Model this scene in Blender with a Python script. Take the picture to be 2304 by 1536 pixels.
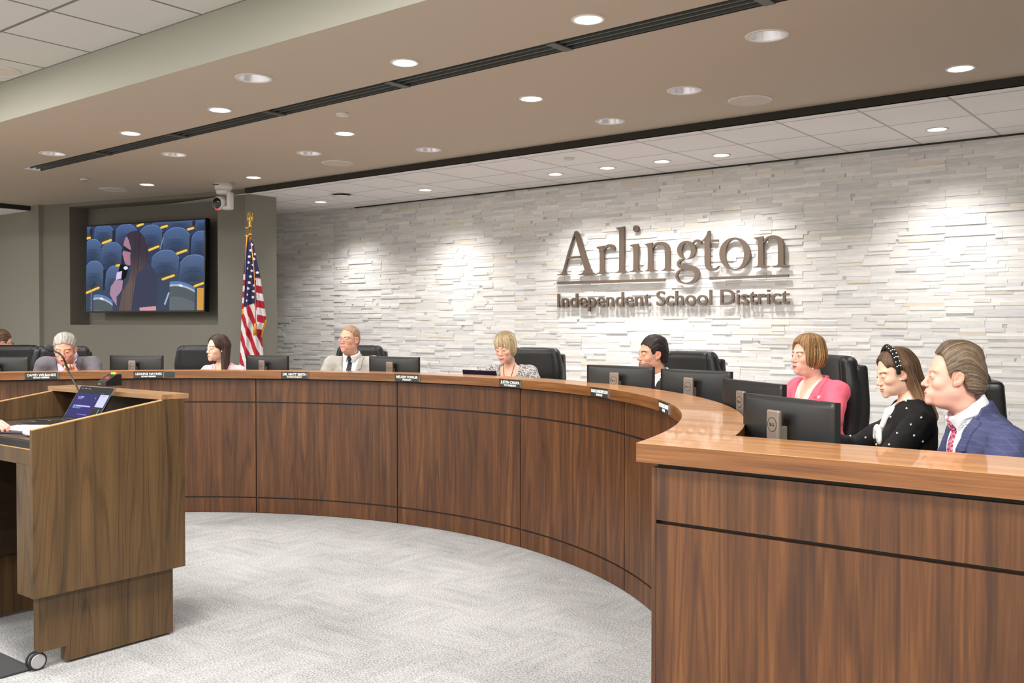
import bpy, bmesh, math, random
import numpy as np
from mathutils import Vector, Matrix
for o in list(bpy.data.objects): bpy.data.objects.remove(o)
SC = bpy.context.scene; COL = SC.collection; random.seed(7); PI = math.pi
# ------------------------------------------------------------------ camera (solved from the ceiling and wall vanishing points; eye height 1.6 m)
FPX, HY, YAW, CH = 2160., 734., math.radians(38.1), 1.6
PIT = math.atan((768-HY)/FPX)
cam = bpy.data.cameras.new('camera'); cam.lens = FPX/2304*36; cam.sensor_width = 36; cam.clip_end = 60; cam.clip_start = .05
co = bpy.data.objects.new('camera', cam); COL.objects.link(co); co.location = (0, 0, CH); co.rotation_euler = (PI/2-PIT, 0, YAW); SC.camera = co
# ------------------------------------------------------------------ world, exposure
w = bpy.data.worlds.new('world'); SC.world = w; w.use_nodes = True
w.node_tree.nodes['Background'].inputs[0].default_value = (1, .97, .93, 1); w.node_tree.nodes['Background'].inputs[1].default_value = .30
VS = SC.view_settings; VS.view_transform = 'Standard'; VS.look = 'None'; VS.gamma = 1; VS.use_curve_mapping = False; VS.exposure = 0.10
P_FILL, P_DOWN, P_DIM, P_WASH = 170., 56., 60., 100.      # watts: added fill panels, bright downlights, wide downlights, wall washers
def ray(px, py):
    r = (px-1152)/FPX; u = (768-py)/FPX; f = math.cos(PIT)+u*math.sin(PIT); up = -math.sin(PIT)+u*math.cos(PIT)
    return Vector((r*math.cos(YAW)-f*math.sin(YAW), r*math.sin(YAW)+f*math.cos(YAW), up))
def at_z(px, py, z): d = ray(px, py); t = (z-CH)/d.z; return Vector((d.x*t, d.y*t, z))
def at_d(px, py, dist): d = ray(px, py); return Vector((d.x*dist, d.y*dist, CH+d.z*dist))
def at_Y(px, py, Y): d = ray(px, py); t = Y/d.y; return Vector((d.x*t, Y, CH+d.z*t))
def at_plane(px, py, p0, n): d = ray(px, py); o = Vector((0, 0, CH)); t = (p0-o).dot(n)/d.dot(n); return o+d*t
# ------------------------------------------------------------------ implicit-surface toolkit (people, clothes, hair)
f32 = np.float32
def V3(*a): return np.array(a, dtype=f32)
def ell(P, c, r):
    c = V3(*c); r = V3(*r); q = (P-c)/r
    k0 = np.sqrt((q*q).sum(-1))+1e-9; q = q/r; k1 = np.sqrt((q*q).sum(-1))+1e-9
    return k0*(k0-1)/k1
def cap(P, a, b, ra, rb):
    a = V3(*a); b = V3(*b); ba = b-a; t = np.clip(((P-a)@ba)/max(float(ba@ba), 1e-9), 0, 1)
    q = P-a-t[..., None]*ba
    return np.sqrt((q*q).sum(-1))-(ra+(rb-ra)*t)
def rbox(P, c, b, r):
    q = np.abs(P-V3(*c))-V3(*b)+r
    return np.sqrt((np.maximum(q, 0)**2).sum(-1))+np.minimum(q.max(-1), 0)-r
def smin(a, b, k):
    h = np.clip(.5+.5*(b-a)/k, 0, 1); return b+(a-b)*h-k*h*(1-h)
def smax(a, b, k): return -smin(-a, -b, k)
def wav(P, f, s=0.):
    x, y, z = P[..., 0]*f, P[..., 1]*f, P[..., 2]*f
    return (np.sin(x*1.7+1.3*np.sin(y*1.1+s)+s)+np.sin(y*1.9+1.2*np.sin(z*1.3+s*2)+1.7*s)+np.sin(z*1.6+1.4*np.sin(x*1.2-s)+2.3*s))/3
def h1(u, s=0.):
    v = np.sin(np.floor(u)*12.9898+s*78.233)*43758.5453; return v-np.floor(v)
def n1(u, s=0.):
    i = np.floor(u); t = u-i; t = t*t*(3-2*t); return h1(i+.1, s)*(1-t)+h1(i+1.1, s)*t
def polygonise(fn, lo, hi, h):
    lo = np.array(lo, float); hi = np.array(hi, float)
    n = np.ceil((hi-lo)/h).astype(int)+1
    ax = [(lo[i]+h*np.arange(n[i])).astype(f32) for i in range(3)]
    D = np.empty(n, dtype=f32); YY, ZZ = np.meshgrid(ax[1], ax[2], indexing='ij')
    st = max(1, int(400000/(n[1]*n[2])))
    for i in range(0, n[0], st):
        m = min(st, n[0]-i); Pp = np.empty((m, n[1], n[2], 3), dtype=f32)
        Pp[..., 0] = ax[0][i:i+m, None, None]; Pp[..., 1] = YY; Pp[..., 2] = ZZ
        D[i:i+m] = fn(Pp.reshape(-1, 3)).reshape(m, n[1], n[2])
    D[0] = D[-1] = 1; D[:, 0] = D[:, -1] = 1; D[:, :, 0] = D[:, :, -1] = 1
    S = D < 0
    c = np.zeros(tuple(n-1), dtype=np.int8)
    for a in (0, 1):
        for b in (0, 1):
            for d in (0, 1): c += S[a:n[0]-1+a, b:n[1]-1+b, d:n[2]-1+d]
    act = (c > 0) & (c < 8); idx = np.argwhere(act); ID = -np.ones(act.shape, dtype=np.int64); ID[act] = np.arange(len(idx))
    acc = np.zeros((len(idx), 3)); cnt = np.zeros(len(idx))
    for axn in range(3):
        o1, o2 = [k for k in range(3) if k != axn]
        for a in (0, 1):
            for b in (0, 1):
                p = idx.copy(); p[:, o1] += a; p[:, o2] += b; q = p.copy(); q[:, axn] += 1
                d0 = D[p[:, 0], p[:, 1], p[:, 2]]; d1 = D[q[:, 0], q[:, 1], q[:, 2]]
                m = (d0 < 0) != (d1 < 0); t = np.where(m, d0/(d0-d1+1e-12), 0)
                x = p.astype(float); x[:, axn] += t; acc[m] += x[m]; cnt[m] += 1
    verts = lo+h*acc/np.maximum(cnt, 1)[:, None]
    faces = []
    for axn in range(3):
        o1, o2 = [(1, 2), (2, 0), (0, 1)][axn]
        sl0 = [slice(None)]*3; sl1 = [slice(None)]*3; sl0[axn] = slice(0, -1); sl1[axn] = slice(1, None)
        A = S[tuple(sl0)]; B = S[tuple(sl1)]; e = np.argwhere(A != B)
        e = e[(e[:, o1] > 0) & (e[:, o2] > 0) & (e[:, o1] < n[o1]-1) & (e[:, o2] < n[o2]-1)]
        def cid(da, db):
            q = e.copy(); q[:, o1] -= da; q[:, o2] -= db; return ID[q[:, 0], q[:, 1], q[:, 2]]
        F = np.stack([cid(1, 1), cid(0, 1), cid(0, 0), cid(1, 0)], 1); ins = A[e[:, 0], e[:, 1], e[:, 2]]
        F = np.where(ins[:, None], F, F[:, ::-1]); faces.append(F)
    return verts, np.concatenate(faces)
def np_mesh(name, v, f, mat, col=None, smooth=True):
    me = bpy.data.meshes.new(name); me.vertices.add(len(v)); me.vertices.foreach_set('co', np.asarray(v, dtype=f32).ravel())
    f = np.asarray(f, dtype=np.int32); me.loops.add(f.size); me.loops.foreach_set('vertex_index', f.ravel())
    me.polygons.add(len(f)); me.polygons.foreach_set('loop_start', np.arange(len(f), dtype=np.int32)*f.shape[1])
    me.polygons.foreach_set('use_smooth', np.full(len(f), bool(smooth)))
    me.materials.append(mat); me.update(calc_edges=True); me.validate()
    if col is not None:
        a = me.attributes.new('tint', 'FLOAT_COLOR', 'POINT'); c4 = np.ones((len(v), 4), dtype=f32); c4[:, :3] = col; a.data.foreach_set('color', c4.ravel())
    return me
def s2l(c):
    c = np.array(c, float)/255.; return np.where(c <= .04045, c/12.92, ((c+.055)/1.055)**2.4)

# ------------------------------------------------------------------ head: +Y is where the face looks, origin between the ears
def head_field(P, g):
    S = P.copy(); S[:, 0] = np.abs(S[:, 0]); w = g.get('w', 1.)
    S[:, 0] /= w
    d = ell(S, (0, -.014, .040), (.076, .095, .079))
    d = smin(d, ell(S, (0, .030, -.018), (.064, .060, .084)), .03)
    jw = g.get('jaw', 1.); cn = g.get('chin', .003)
    d = smin(d, ell(S, (0, .038, -.074), (.048*jw, .044, .038)), .03)
    d = smin(d, ell(S, (.040*jw, .0, -.060), (.018, .026, .028)), .025)
    d = smin(d, ell(S, (0, .080+cn, -.100), (.022, .016, .017)), .02)
    if g.get('fat', 0): d = smin(d, ell(S, (0, .025, -.105), (.045, .05, .03)), .03*g['fat'])
    sm = g.get('smile', 0.)
    d = smin(d, ell(S, (.041, .062, -.030+.006*sm), (.019, .020+.004*sm, .018)), .02)
    d = smin(d, ell(S, (0, .074+cn*.7, -.068), (.034, .026, .027)), .018)
    br = g.get('brow', 1.)
    d = smin(d, cap(S, (0, .085, .020), (.046, .070, .024), .0075*br, .0075*br), .016)
    d = smax(d, -ell(S, (.033, .112, .001), (.019, .024, .011)), .012)
    nl = g.get('nose', 0.)
    d = smin(d, cap(S, (0, .087, .010), (0, .104+nl, -.028), .0070, .0105), .014)
    d = smin(d, ell(S, (0, .109+nl, -.032), (.0115, .0105, .0100)), .007)
    d = smin(d, ell(S, (.0135, .099+nl*.6, -.036), (.0075, .0105, .0072)), .005)
    d = smax(d, -ell(S, (.0065, .108+nl, -.0425), (.0035, .006, .003)), .002)
    d = smin(d, ell(S, (.032, .0795, .000), (.0145, .0145, .0135)), .006)
    eo = g.get('eye', .0036); d = smax(d, -ell(S, (.0325, .094, -.001-g.get('eyedrop', 0.)), (.0135, .013, eo)), .0015)
    cz = .16*sm*np.minimum(S[:, 0], .03)**2/.022
    M = S.copy(); M[:, 2] = M[:, 2]-cz; M[:, 1] = M[:, 1]-cn*.55
    d = smin(d, ell(M, (0, .0935, -.0655), (.021+.004*sm, .0080, .0042)), .006)
    d = smin(d, ell(M, (0, .0915, -.0745), (.018+.004*sm, .0085, .0052)), .006)
    d = smax(d, -ell(M, (0, .105, -.0700), (.022+.004*sm, .013, .0008+.0020*g.get('teeth', 0))), .0015)
    E = S.copy(); E[:, 0] -= .0765; E[:, 1] += .008; E[:, 2] += .006; ct, st = math.cos(.25), math.sin(.25)
    E2 = E.copy(); E2[:, 1] = ct*E[:, 1]+st*E[:, 2]; E2[:, 2] = -st*E[:, 1]+ct*E[:, 2]; E2[:, 0] = E[:, 0]+.25*E[:, 1]
    er = ell(E2, (.002, 0, 0), (.0075, .0185, .0315)); er = smin(er, ell(E2, (.002, .006, -.024), (.0065, .009, .010)), .006)
    er = smax(er, -ell(E2, (.0095, .002, .004), (.0055, .0105, .018)), .003); er = smax(er, -ell(E2, (.009, .006, -.008), (.006, .006, .006)), .003)
    d = smin(d, er, .004)
    d = smin(d, cap(S, (0, -.022, -.06), (0, -.036, -.112), g.get('neck', .054), g.get('neck', .054)), .03)
    return d*min(1, w)
def head_color(P, g):
    S = P.copy(); S[:, 0] = np.abs(S[:, 0])/g.get('w', 1.)
    sk = s2l(g['skin'])*.9; C = np.tile(sk, (len(P), 1))
    def mix(c, m): nonlocal C; m = np.clip(m, 0, 1)[:, None]; C = C*(1-m)+np.array(c)*m
    red = sk*np.array([1.02, .62, .56]); blot = .5+.5*wav(P, 60, 2.)
    fl = g.get('flush', .5)
    mix(red, fl*.42*np.exp(-(ell(S, (.042, .075, -.03), (.012, .02, .010)).clip(0)/.018)**2)*(.6+.4*blot))
    mix(red, fl*.7*np.exp(-(ell(S, (0, .114, -.032), (.012, .012, .01)).clip(0)/.008)**2))
    mix(red, .75*fl*(ell(S, (.082, -.01, -.005), (.012, .024, .036)) < .0))
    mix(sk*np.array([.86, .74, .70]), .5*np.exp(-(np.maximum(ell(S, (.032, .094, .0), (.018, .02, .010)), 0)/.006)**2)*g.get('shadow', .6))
    sm = g.get('smile', 0.); M = S.copy(); M[:, 2] = M[:, 2]-.16*sm*np.minimum(S[:, 0], .03)**2/.022; M[:, 1] = M[:, 1]-.55*g.get('chin', .003)
    lp = np.minimum(ell(M, (0, .095, -.0655), (.021+.004*sm, .0105, .0042)), ell(M, (0, .093, -.0745), (.0175+.004*sm, .0110, .0050)))
    mix(s2l(g.get('lip', (176, 96, 92))), 1-np.clip((lp-.0004)/.0012, 0, 1))
    mix(s2l((70, 30, 30)), (ell(M, (0, .099, -.0700), (.022+.004*sm, .02, .0011)) < 0).astype(float)*.8)
    if g.get('teeth', 0): mix(s2l((232, 226, 216)), ((ell(M, (0, .099, -.0700), (.016, .02, .0028)) < 0)).astype(float))
    hb = s2l(g['browcol']); bz = smin(cap(S, (.016, .096, .0195), (.036, .090, .0245), .0050*g.get('browt', 1), .0046*g.get('browt', 1)), cap(S, (.036, .090, .0245), (.053, .076, .0205), .0046*g.get('browt', 1), .003), .002)
    mix(hb, (1-np.clip(bz/.003, 0, 1))*.9)
    eo = g.get('eye', .0036); ap = ell(S, (.0325, .094, -.001-g.get('eyedrop', 0.)), (.0135, .013, eo))
    mix(s2l((50, 32, 26)), (1-np.clip(np.abs(ap)/g.get('lash', .0009), 0, 1))*(S[:, 2] > -.002-g.get('eyedrop', 0.))*.9)
    if 'beard' in g:
        mz = (ell(S, (0, .045, -.085), (.056, .055, .040)) < .006)|((ell(S, (0, .09, -.058), (.03, .02, .008)) < 0)); k = (lp > .002)&(S[:, 2] < -.045)
        mix(s2l(g['beard']), mz*k*(.55+.12*wav(P, 400)))
    return C
def hair_field(P, g):
    st = g['hair']; x, y, z = P[:, 0], P[:, 1], P[:, 2]; ax = np.abs(x)/g.get('w', 1.); S = P.copy(); S[:, 0] = ax
    cr = ell(S, (0, -.014, .040), (.076, .095, .079))
    if st in ('short', 'buzz', 'swept', 'side'):
        zl = np.interp(y, [-.12, -.045, -.028, -.012, .012, .020, .034, .044, .060, .12], [-.066, -.062, -.015, .026, .026, -.012, -.008+g.get('temple', 0), .034+g.get('temple', 0), g.get('line', .066), g.get('line', .066)+.004])
        zl = zl+.004*wav(P, 70, 1.)-(.012*np.clip(ax/.05, 0, 1)*(y > .05) if st != 'swept' else -.012*np.clip((ax-.02)/.03, 0, 1)*(y > .03))
        th = {'buzz': .0035, 'short': .009, 'side': .009, 'swept': .013}[st]+np.clip(z-.06, 0, .06)*g.get('top', .15)*np.clip((.085-y)/.06, .2, 1)
        if st == 'swept': th = th*np.clip((.11-y)/.07, .45, 1)+.010*np.clip((-y-.02)/.06, 0, 1)*np.clip((.06-z)/.08, 0, 1)
        u = np.arctan2(x, z+.05)*14; gr = g.get('groove', .0013)*(np.sin(u*2.2+3*n1(u*.7)+2.2*np.sin(y*38+x*20))+.7*wav(P, 95, 3.))
        back = ell(S, (0, -.055, -.02), (.058, .05, .075)); base = smin(cr, back, .03)
        d = smax(base-th+gr, (zl-z)*.75, .006)
        return smax(d, -ell(S, (.078, -.004, -.004), (.02, .020, .030)), .004) if st != 'swept' else smax(d, -ell(S, (.085, .002, -.006), (.02, .022, .031)), .004)
    ph = np.arctan2(x, y+.01)
    if st == 'bob':
        L = g.get('len', -.085); fl = np.clip((.04-z)/.12, 0, 1)
        d = smin(cr-.015-.010*np.clip((z-.05)/.06, 0, 1), ell(S, (0, -.022, -.012), (.086+.006*g.get('puff', 0), .090+.008*g.get('puff', 0), .090)), .03)
        d = smax(d, (L+.018*wav(P, 45, 1.)-z)*.9, .010)
        d = smax(d, -cap(S, (0, -.02, -.05), (0, -.05, -.2), .058, .060), .006)
        fo = g.get('fo', .052); face = ell(S, (0, .095, g.get('bang', -.025)), (fo, .070, .082))
        d = d+.0024*np.sin(ph*34+2*wav(P, 30, 2.))*np.clip(1.1-z/.12, .15, 1)+.001*wav(P, 120)
        return smax(d, -face, .010)
    if st == 'long':
        d = cr-.012-.004*np.clip((z-.06)/.05, 0, 1); sd = g.get('sweep', 0.)
        for sgn in (-1, 1):
            Q = P.copy(); Q[:, 0] = P[:, 0]*sgn
            e = g.get('ends', [(.075, -.06, -.24), (.075, -.06, -.24)])[0 if sgn < 0 else 1]
            d = smin(d, cap(Q, (.058, -.03, .03), e, .034, .026), .03)
            d = smin(d, cap(Q, (.030, -.07, .02), (e[0]*.4, e[1]-.035, e[2]-.02), .045, .036), .03)
        d = smax(d, -cap(P, (0, -.02, -.04), (0, -.03, -.2), .050, .052), .006)
        d = d+.0018*np.sin(ph*40+2.5*wav(P, 16, 2.))*np.clip(1.1-z/.12, .2, 1)
        d = smax(d, -ell(S, (.0, .098, g.get('fz', -.012)), (g.get('fx', .060), .066, g.get('fr', .090))), .010)
        d = smax(d, -ell(S, (0, .06, -.10), (.070, .08, .06)), .010)
        if g.get('swept_back'): d = smax(d, -ell(S, (.075, .062, -.028), (.034, .044, .085)), .012)
        if g.get('earout'): d = smax(d, -ell(S, (.082, .012, -.012), (.026, .028, .034)), .005)
        return d
    return cr+1
def hair_color(P, g):
    a, b = s2l(g['hcol'][0]), s2l(g['hcol'][1]); x, y, z = P[:, 0], P[:, 1], P[:, 2]
    if g['hair'] in ('bob', 'long'): u = np.arctan2(x, y+.01)*17+1.2*wav(P, 14)
    else: u = np.arctan2(x, z+.05)*22+1.6*np.sin(y*30)
    m = np.clip(n1(u*1.9, 3.)*.65+n1(u*5.1, 5.)*.45-.05, 0, 1)
    m = np.clip((m-.5)*1.7+.45, 0, 1)
    if 'grey' in g: m = np.clip(m+g['grey']*np.clip((.045-z)/.05, 0, 1)*np.clip((y+.05)/.06, 0, 1), 0, 1)
    if 'tips' in g: m = np.clip(m*.5+np.clip((-.06-z)/.12, 0, 1)*.9, 0, 1)
    if 'roots' in g: m = m*np.clip((.13-z)/.03, .2, 1)
    return a*(1-m[:, None])+b*m[:, None]

# ------------------------------------------------------------------ torso frame: origin between the hips, +Z up the spine, +Y out of the chest
def torso_field(P, g):
    dr = g.get('drop', .010); S = P.copy(); S[:, 0] = np.abs(S[:, 0]); w = g.get('build', 1.); f = g.get('female', 0); sh = g.get('sh', .185); nz_ = g.get('nz', .53)
    d = ell(S, (0, -.02, .06), (.175*w, .125*w, .12))
    d = smin(d, ell(S, (0, .015, .20), (.140*w, .112*w, .15)), .06)
    d = smin(d, ell(S, (0, .0, .36), (.155*w, .108*w, .15)), .06)
    d = smin(d, cap(S, (.0, -.015, nz_-.055), (sh, -.015, nz_-.058-dr), .050, .052*w), .05)
    if f: d = smin(d, ell(S, (.070, .085+.0*f, nz_-.185), (.058, .052+.012*(f-1), .058)), .03)
    d = smin(d, cap(S, (0, -.01, nz_-.05), (0, .012, nz_+.045), .058, g.get('neck', .054)-.003), .03)
    return d
def arm_field(P, J, w=1., grow=0.):
    s, e, h = J
    return smin(cap(P, s, e, .050*w+grow, .041*w+grow), cap(P, e, h, .040*w+grow, .028+grow*1.2), .02)
def hand_field(P, curl, mir):
    # wrist at origin, fingers along +Y, palm faces -Z, thumb on +X
    Q = P.copy(); Q[:, 0] *= mir
    d = rbox(Q, (0, .048, 0), (.040, .046, .014), .013)
    d = smin(d, cap(Q, (0, -.04, 0), (0, .01, 0), .026, .026), .02)
    L = [(.029, .093, .074), (.010, .098, .082), (-.010, .095, .076), (-.029, .086, .060)]
    for i, (fx, fy, ln) in enumerate(L):
        a = np.array([fx, fy, 0.]); ang = 0.; r = .0088-.0006*(i == 3)
        for k, sg in enumerate((.46, .30, .24)):
            ang += curl*(.9+.1*i)*(.8, 1.1, .8)[k]; b = a+ln*sg*np.array([.06*(1.5-i)*(1-min(1, curl)), math.cos(ang), -math.sin(ang)])
            fd = cap(Q, a, b, r, r*.93); d = smin(d, fd, .003) if k else smin(d, fd, .008); a = b; r *= .93
    a = np.array([.030, .018, -.006]); b = np.array([.058, .048, -.016-.01*curl]); c = b+np.array([.006-.02*curl, .030, -.012*curl]); e = c+np.array([-.004-.014*curl, .024, -.006*curl])
    d = smin(d, cap(Q, a, b, .014, .011), .012); d = smin(d, cap(Q, b, c, .0105, .0095), .004); d = smin(d, cap(Q, c, e, .0095, .008), .004)
    return d
# ------------------------------------------------------------------ people
def Rz(a): c, s = math.cos(a), math.sin(a); return np.array([[c, -s, 0], [s, c, 0], [0, 0, 1.]])
def Rx(a): c, s = math.cos(a), math.sin(a); return np.array([[1, 0, 0], [0, c, -s], [0, s, c.real]])
def Ry(a): c, s = math.cos(a), math.sin(a); return np.array([[c, 0, s], [0, 1, 0], [-s, 0, c]])
def child(name, v, f, mat, parent, col=None, smooth=True, label=None):
    o = bpy.data.objects.new(name, np_mesh(name, v, f, mat, col, smooth)); COL.objects.link(o)
    if parent is not None: o.parent = parent
    if label: o['label'] = label
    return o
def merge(parts):
    vs, fs, cs, n = [], [], [], 0
    for v, f, c in parts: vs.append(v); fs.append(f+n); cs.append(c); n += len(v)
    return np.concatenate(vs), np.concatenate(fs), np.concatenate(cs)
SEAT = .67
def make_person(g):
    """g['pos'] = world point between the ears, g['face'] = heading of the gaze, g['body'] = heading of the chest (degrees, world)"""
    Rh = Rz(math.radians(g['face']-90))@Rx(-math.radians(g.get('nod', 0)))@Ry(math.radians(g.get('tilt', 0)))
    Rb = Rz(math.radians(g['body']-90)); lean = math.radians(g.get('lean', 8)); Rs = Rx(-lean)
    hs = g.get('hscale', 1.); pos = np.array(g['pos'], float)
    nk = pos+Rh@(np.array(g.get('nk', (0, -.036, -.115)))*hs); nkr = g.get('nkr', g.get('neck', .054)+.013)
    st = g.get('stand', 0); L = (nk[2]-(SEAT+.085 if not st else st))/math.cos(lean); g['nz'] = L-.045
    hip = nk-Rb@Rs@np.array([0, .012, L])
    hr = g.get('hres', .003); tocl = lambda v: (v-hip)@Rb     # world -> body frame (Rb^T applied)
    toW = lambda v: v@Rb.T
    parts = []
    # head
    v, f = polygonise(lambda P: head_field(P, g), (-.095, -.13, -.185), (.095, .14, .135), hr/hs)
    c = head_color(v.astype(f32), g); vh = v*hs@Rh.T+pos; parts.append((vh-hip, f, c))
    # body with legs and arms
    sp = lambda P: P@Rs.astype(f32)          # body frame -> spine frame
    nz_ = g['nz']; shw = g.get('sh', .185); w = g.get('build', 1.)
    shl = [np.array([s*shw, -.015, nz_-.057-g.get('drop', .010)])@Rs.T for s in (-1, 1)]
    arms = g.get('arms') or [((-.27, .14, .30), (-.17, .42, .27)), ((.27, .14, .30), (.17, .42, .27))]
    J = [(shl[i], np.array(arms[i][0]), np.array(arms[i][1])) for i in (0, 1)]
    kz = .0
    def legs(P, gr=0.):
        S = P.copy(); S[:, 0] = np.abs(S[:, 0])
        if st: d = cap(S, (.085, 0, 0), (.10, .01, -.44), .085*w+gr, .055+gr); return smin(d, cap(S, (.10, .01, -.44), (.11, -.01, -st+.10), .055+gr, .038+gr), .02)
        d = cap(S, (.085, 0, 0), (.12, .42, -.01), .082*w+gr, .058+gr); d = smin(d, cap(S, (.12, .42, -.01), (.12, .40, -.40), .056+gr, .040+gr), .02); return d
    def base(P, arm_cut=1., aw=1.):
        d = torso_field(sp(P), g)
        for (s, e, h) in J: d = smin(d, arm_field(P, (s, e, e+(h-e)*arm_cut), w*aw), .025)
        return d
    def body(P):
        d = smin(base(P), legs(P), .04); S = P.copy(); S[:, 0] = np.abs(S[:, 0])
        return smin(d, cap(S, (.12, .40, -.44), (.13, .56, -.465), .032, .026) if not st else cap(S, (.11, 0, -st+.06), (.13, .15, -st+.035), .032, .026), .02)
    lo = (-.46, -.30, -.52 if not st else -st-.01); hi = (.46, .66, L+.02)
    v, f = polygonise(body, lo, hi, g.get('bres', .011)); sk = s2l(g['skin'])*.9; parts.append((toW(v), f, np.tile(sk, (len(v), 1))))
    # hands
    for i in (0, 1):
        s, e, h = J[i]; fwd = (h-e)/np.linalg.norm(h-e); hd = g.get('hands', [{}, {}])[i]
        if 'dir' in hd: fwd = np.array(hd['dir'])/np.linalg.norm(hd['dir'])
        up = np.array(hd.get('up', (0, 0, 1.))); xx = np.cross(fwd, up); xx /= np.linalg.norm(xx); up = np.cross(xx, fwd)
        M = np.stack([xx, fwd, up], 1); mir = 1 if i == 0 else -1
        v, f = polygonise(lambda P: hand_field(P, hd.get('curl', .55), mir), (-.085, -.05, -.12), (.085, .20, .05), g.get('handres', .005))
        parts.append((toW(v@M.T+h), f, np.tile(sk*np.array([1, .95, .93]), (len(v), 1))))
    v, f, c = merge(parts)
    ob = child('person', v, f, MAT['skin'], None, c); ob.location = hip
    ob['label'] = g['label']; ob['category'] = 'person'
    def add(name, fn, lo, hi, h, mat, label=None, col=None):
        v, f = polygonise(fn, lo, hi, h)
        if len(v) == 0: return None
        return child(name, toW(v), f, mat, ob, col(v.astype(f32)) if col else None, True, label)
    # eyes
    nu, nv = 20, 14; eyes = []
    gz = math.radians(g.get('gaze', 0)); gp = math.radians(g.get('gazep', 0)); Rg = Rz(gz)@Rx(-gp)
    for s in (-1, 1):
        ev, ef, cc = [], [], []
        for j in range(nv+1):
            for i in range(nu):
                th = math.pi*j/nv; a = 2*math.pi*i/nu; rr = .0126
                ev.append(np.array([s*.0315*g.get('w', 1.), .0805, 0])+Rg@np.array([rr*math.sin(th)*math.cos(a), rr*math.cos(th), rr*math.sin(th)*math.sin(a)]))
                cc.append(s2l((28, 20, 18)) if th < .22 else (s2l(g.get('iris', (84, 62, 44))) if th < .55 else s2l((206, 198, 190))))
        for j in range(nv):
            for i in range(nu): ef.append((j*nu+i, j*nu+(i+1) % nu, (j+1)*nu+(i+1) % nu, (j+1)*nu+i))
        eyes.append((ev, ef, cc))
    hp = lambda v: (np.asarray(v)*hs@Rh.T+pos)-hip
    for ev, ef, cc in eyes: child('eye', hp(ev), np.array(ef)[:, ::-1], MAT['eye'], ob, np.array(cc))
    # hair
    if g['hair'] != 'none':
        hh = .006 if hr > .0035 else .0026; hh = g.get('hairres', hh)
        v, f = polygonise(lambda P: hair_field(P, g), (-.135, -.16, -.30 if g['hair'] == 'long' else -.14), (.135, .11, .15), hh)
        child('hair', hp(v), f, MAT['hair'], ob, hair_color(v.astype(f32), g))
    # clothes
    def spine_xyz(P): Q = sp(P); return np.abs(Q[:, 0]), Q[:, 1], Q[:, 2], Q
    zb, wt = g.get('vbot', .22), g.get('vtop', .085)
    def vee(P, k=1., dz=0.):
        ax, y, z, Q = spine_xyz(P); wv = wt*k*np.clip((z-zb-dz)/(nz_-zb-dz), 0, 1.4)**g.get('vpow', 1.); return np.maximum(ax-wv, np.maximum(zb+dz-z, .0-y))*.8
    def neckcap(P, r, z0=-.03):
        Q = sp(P); return cap(Q, (0, -.004, nz_+z0), (0, .020, nz_+.12), r, r)
    def folds(P, a): return a*(wav(P, 26, 4.)*.6+wav(P, 58, 1.)*.4)
    zlo = .02; blo = (-.46, -.26, zlo-.05); bhi = (.46, .64, L+.04); cres = g.get('cres', .008)
    out = g.get('outer')
    if out:
        off = out.get('off', .014); fa = out.get('folds', .006)
        neckline = out.get('neck', nkr+.009)
        def fn(P):
            d = base(P, out.get('cut', .90), out.get('aw', 1.08))-off+folds(P, fa)
            d = smax(d, -vee(P), .004); d = smax(d, -neckcap(P, neckline, out.get('nz0', .0)), .006); return d
        add(out['name'], fn, blo, bhi, cres, MAT[out['mat']])
    if g.get('lapel'):
        def fn(P):
            ax, y, z, Q = spine_xyz(P); t = np.clip((z-zb)/(nz_-zb), 0, 1.3); wv = wt*np.clip(t, 0, 1.4)**g.get('vpow', 1.)
            wl = .012+.062*np.clip(t/.72, 0, 1)**1.1; wl = np.where(t > .74, .040+.02*(1.1-t), wl)*g.get('lapw', 1.); wl = np.where((t > .70)&(t < .76), wl*.62, wl)
            d = base(P, .9, 1.08)-(.014+.0085)+folds(P, out.get('folds', .006))
            band = np.maximum(np.maximum(wv-.002-ax, ax-wv-wl), np.maximum(zb-.02-z, np.maximum(.015-y, z-nz_-.015)))
            d = smax(d, band*.8, .003)
            col_ = np.maximum(np.maximum(neckcap(P, nkr+.025), -neckcap(P, nkr+.011)), np.maximum(z-nz_-.024+.85*np.maximum(y+.02, 0), nz_-.05-z)); col_ = np.maximum(col_, y-.045)
            return smin(d, col_, .006)
        add('lapel', fn, (-.22, -.16, .1), (.22, .46, L+.05), min(cres, .006), MAT[g.get('lapmat', out['mat'])])
    sh = g.get('shirt')
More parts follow.
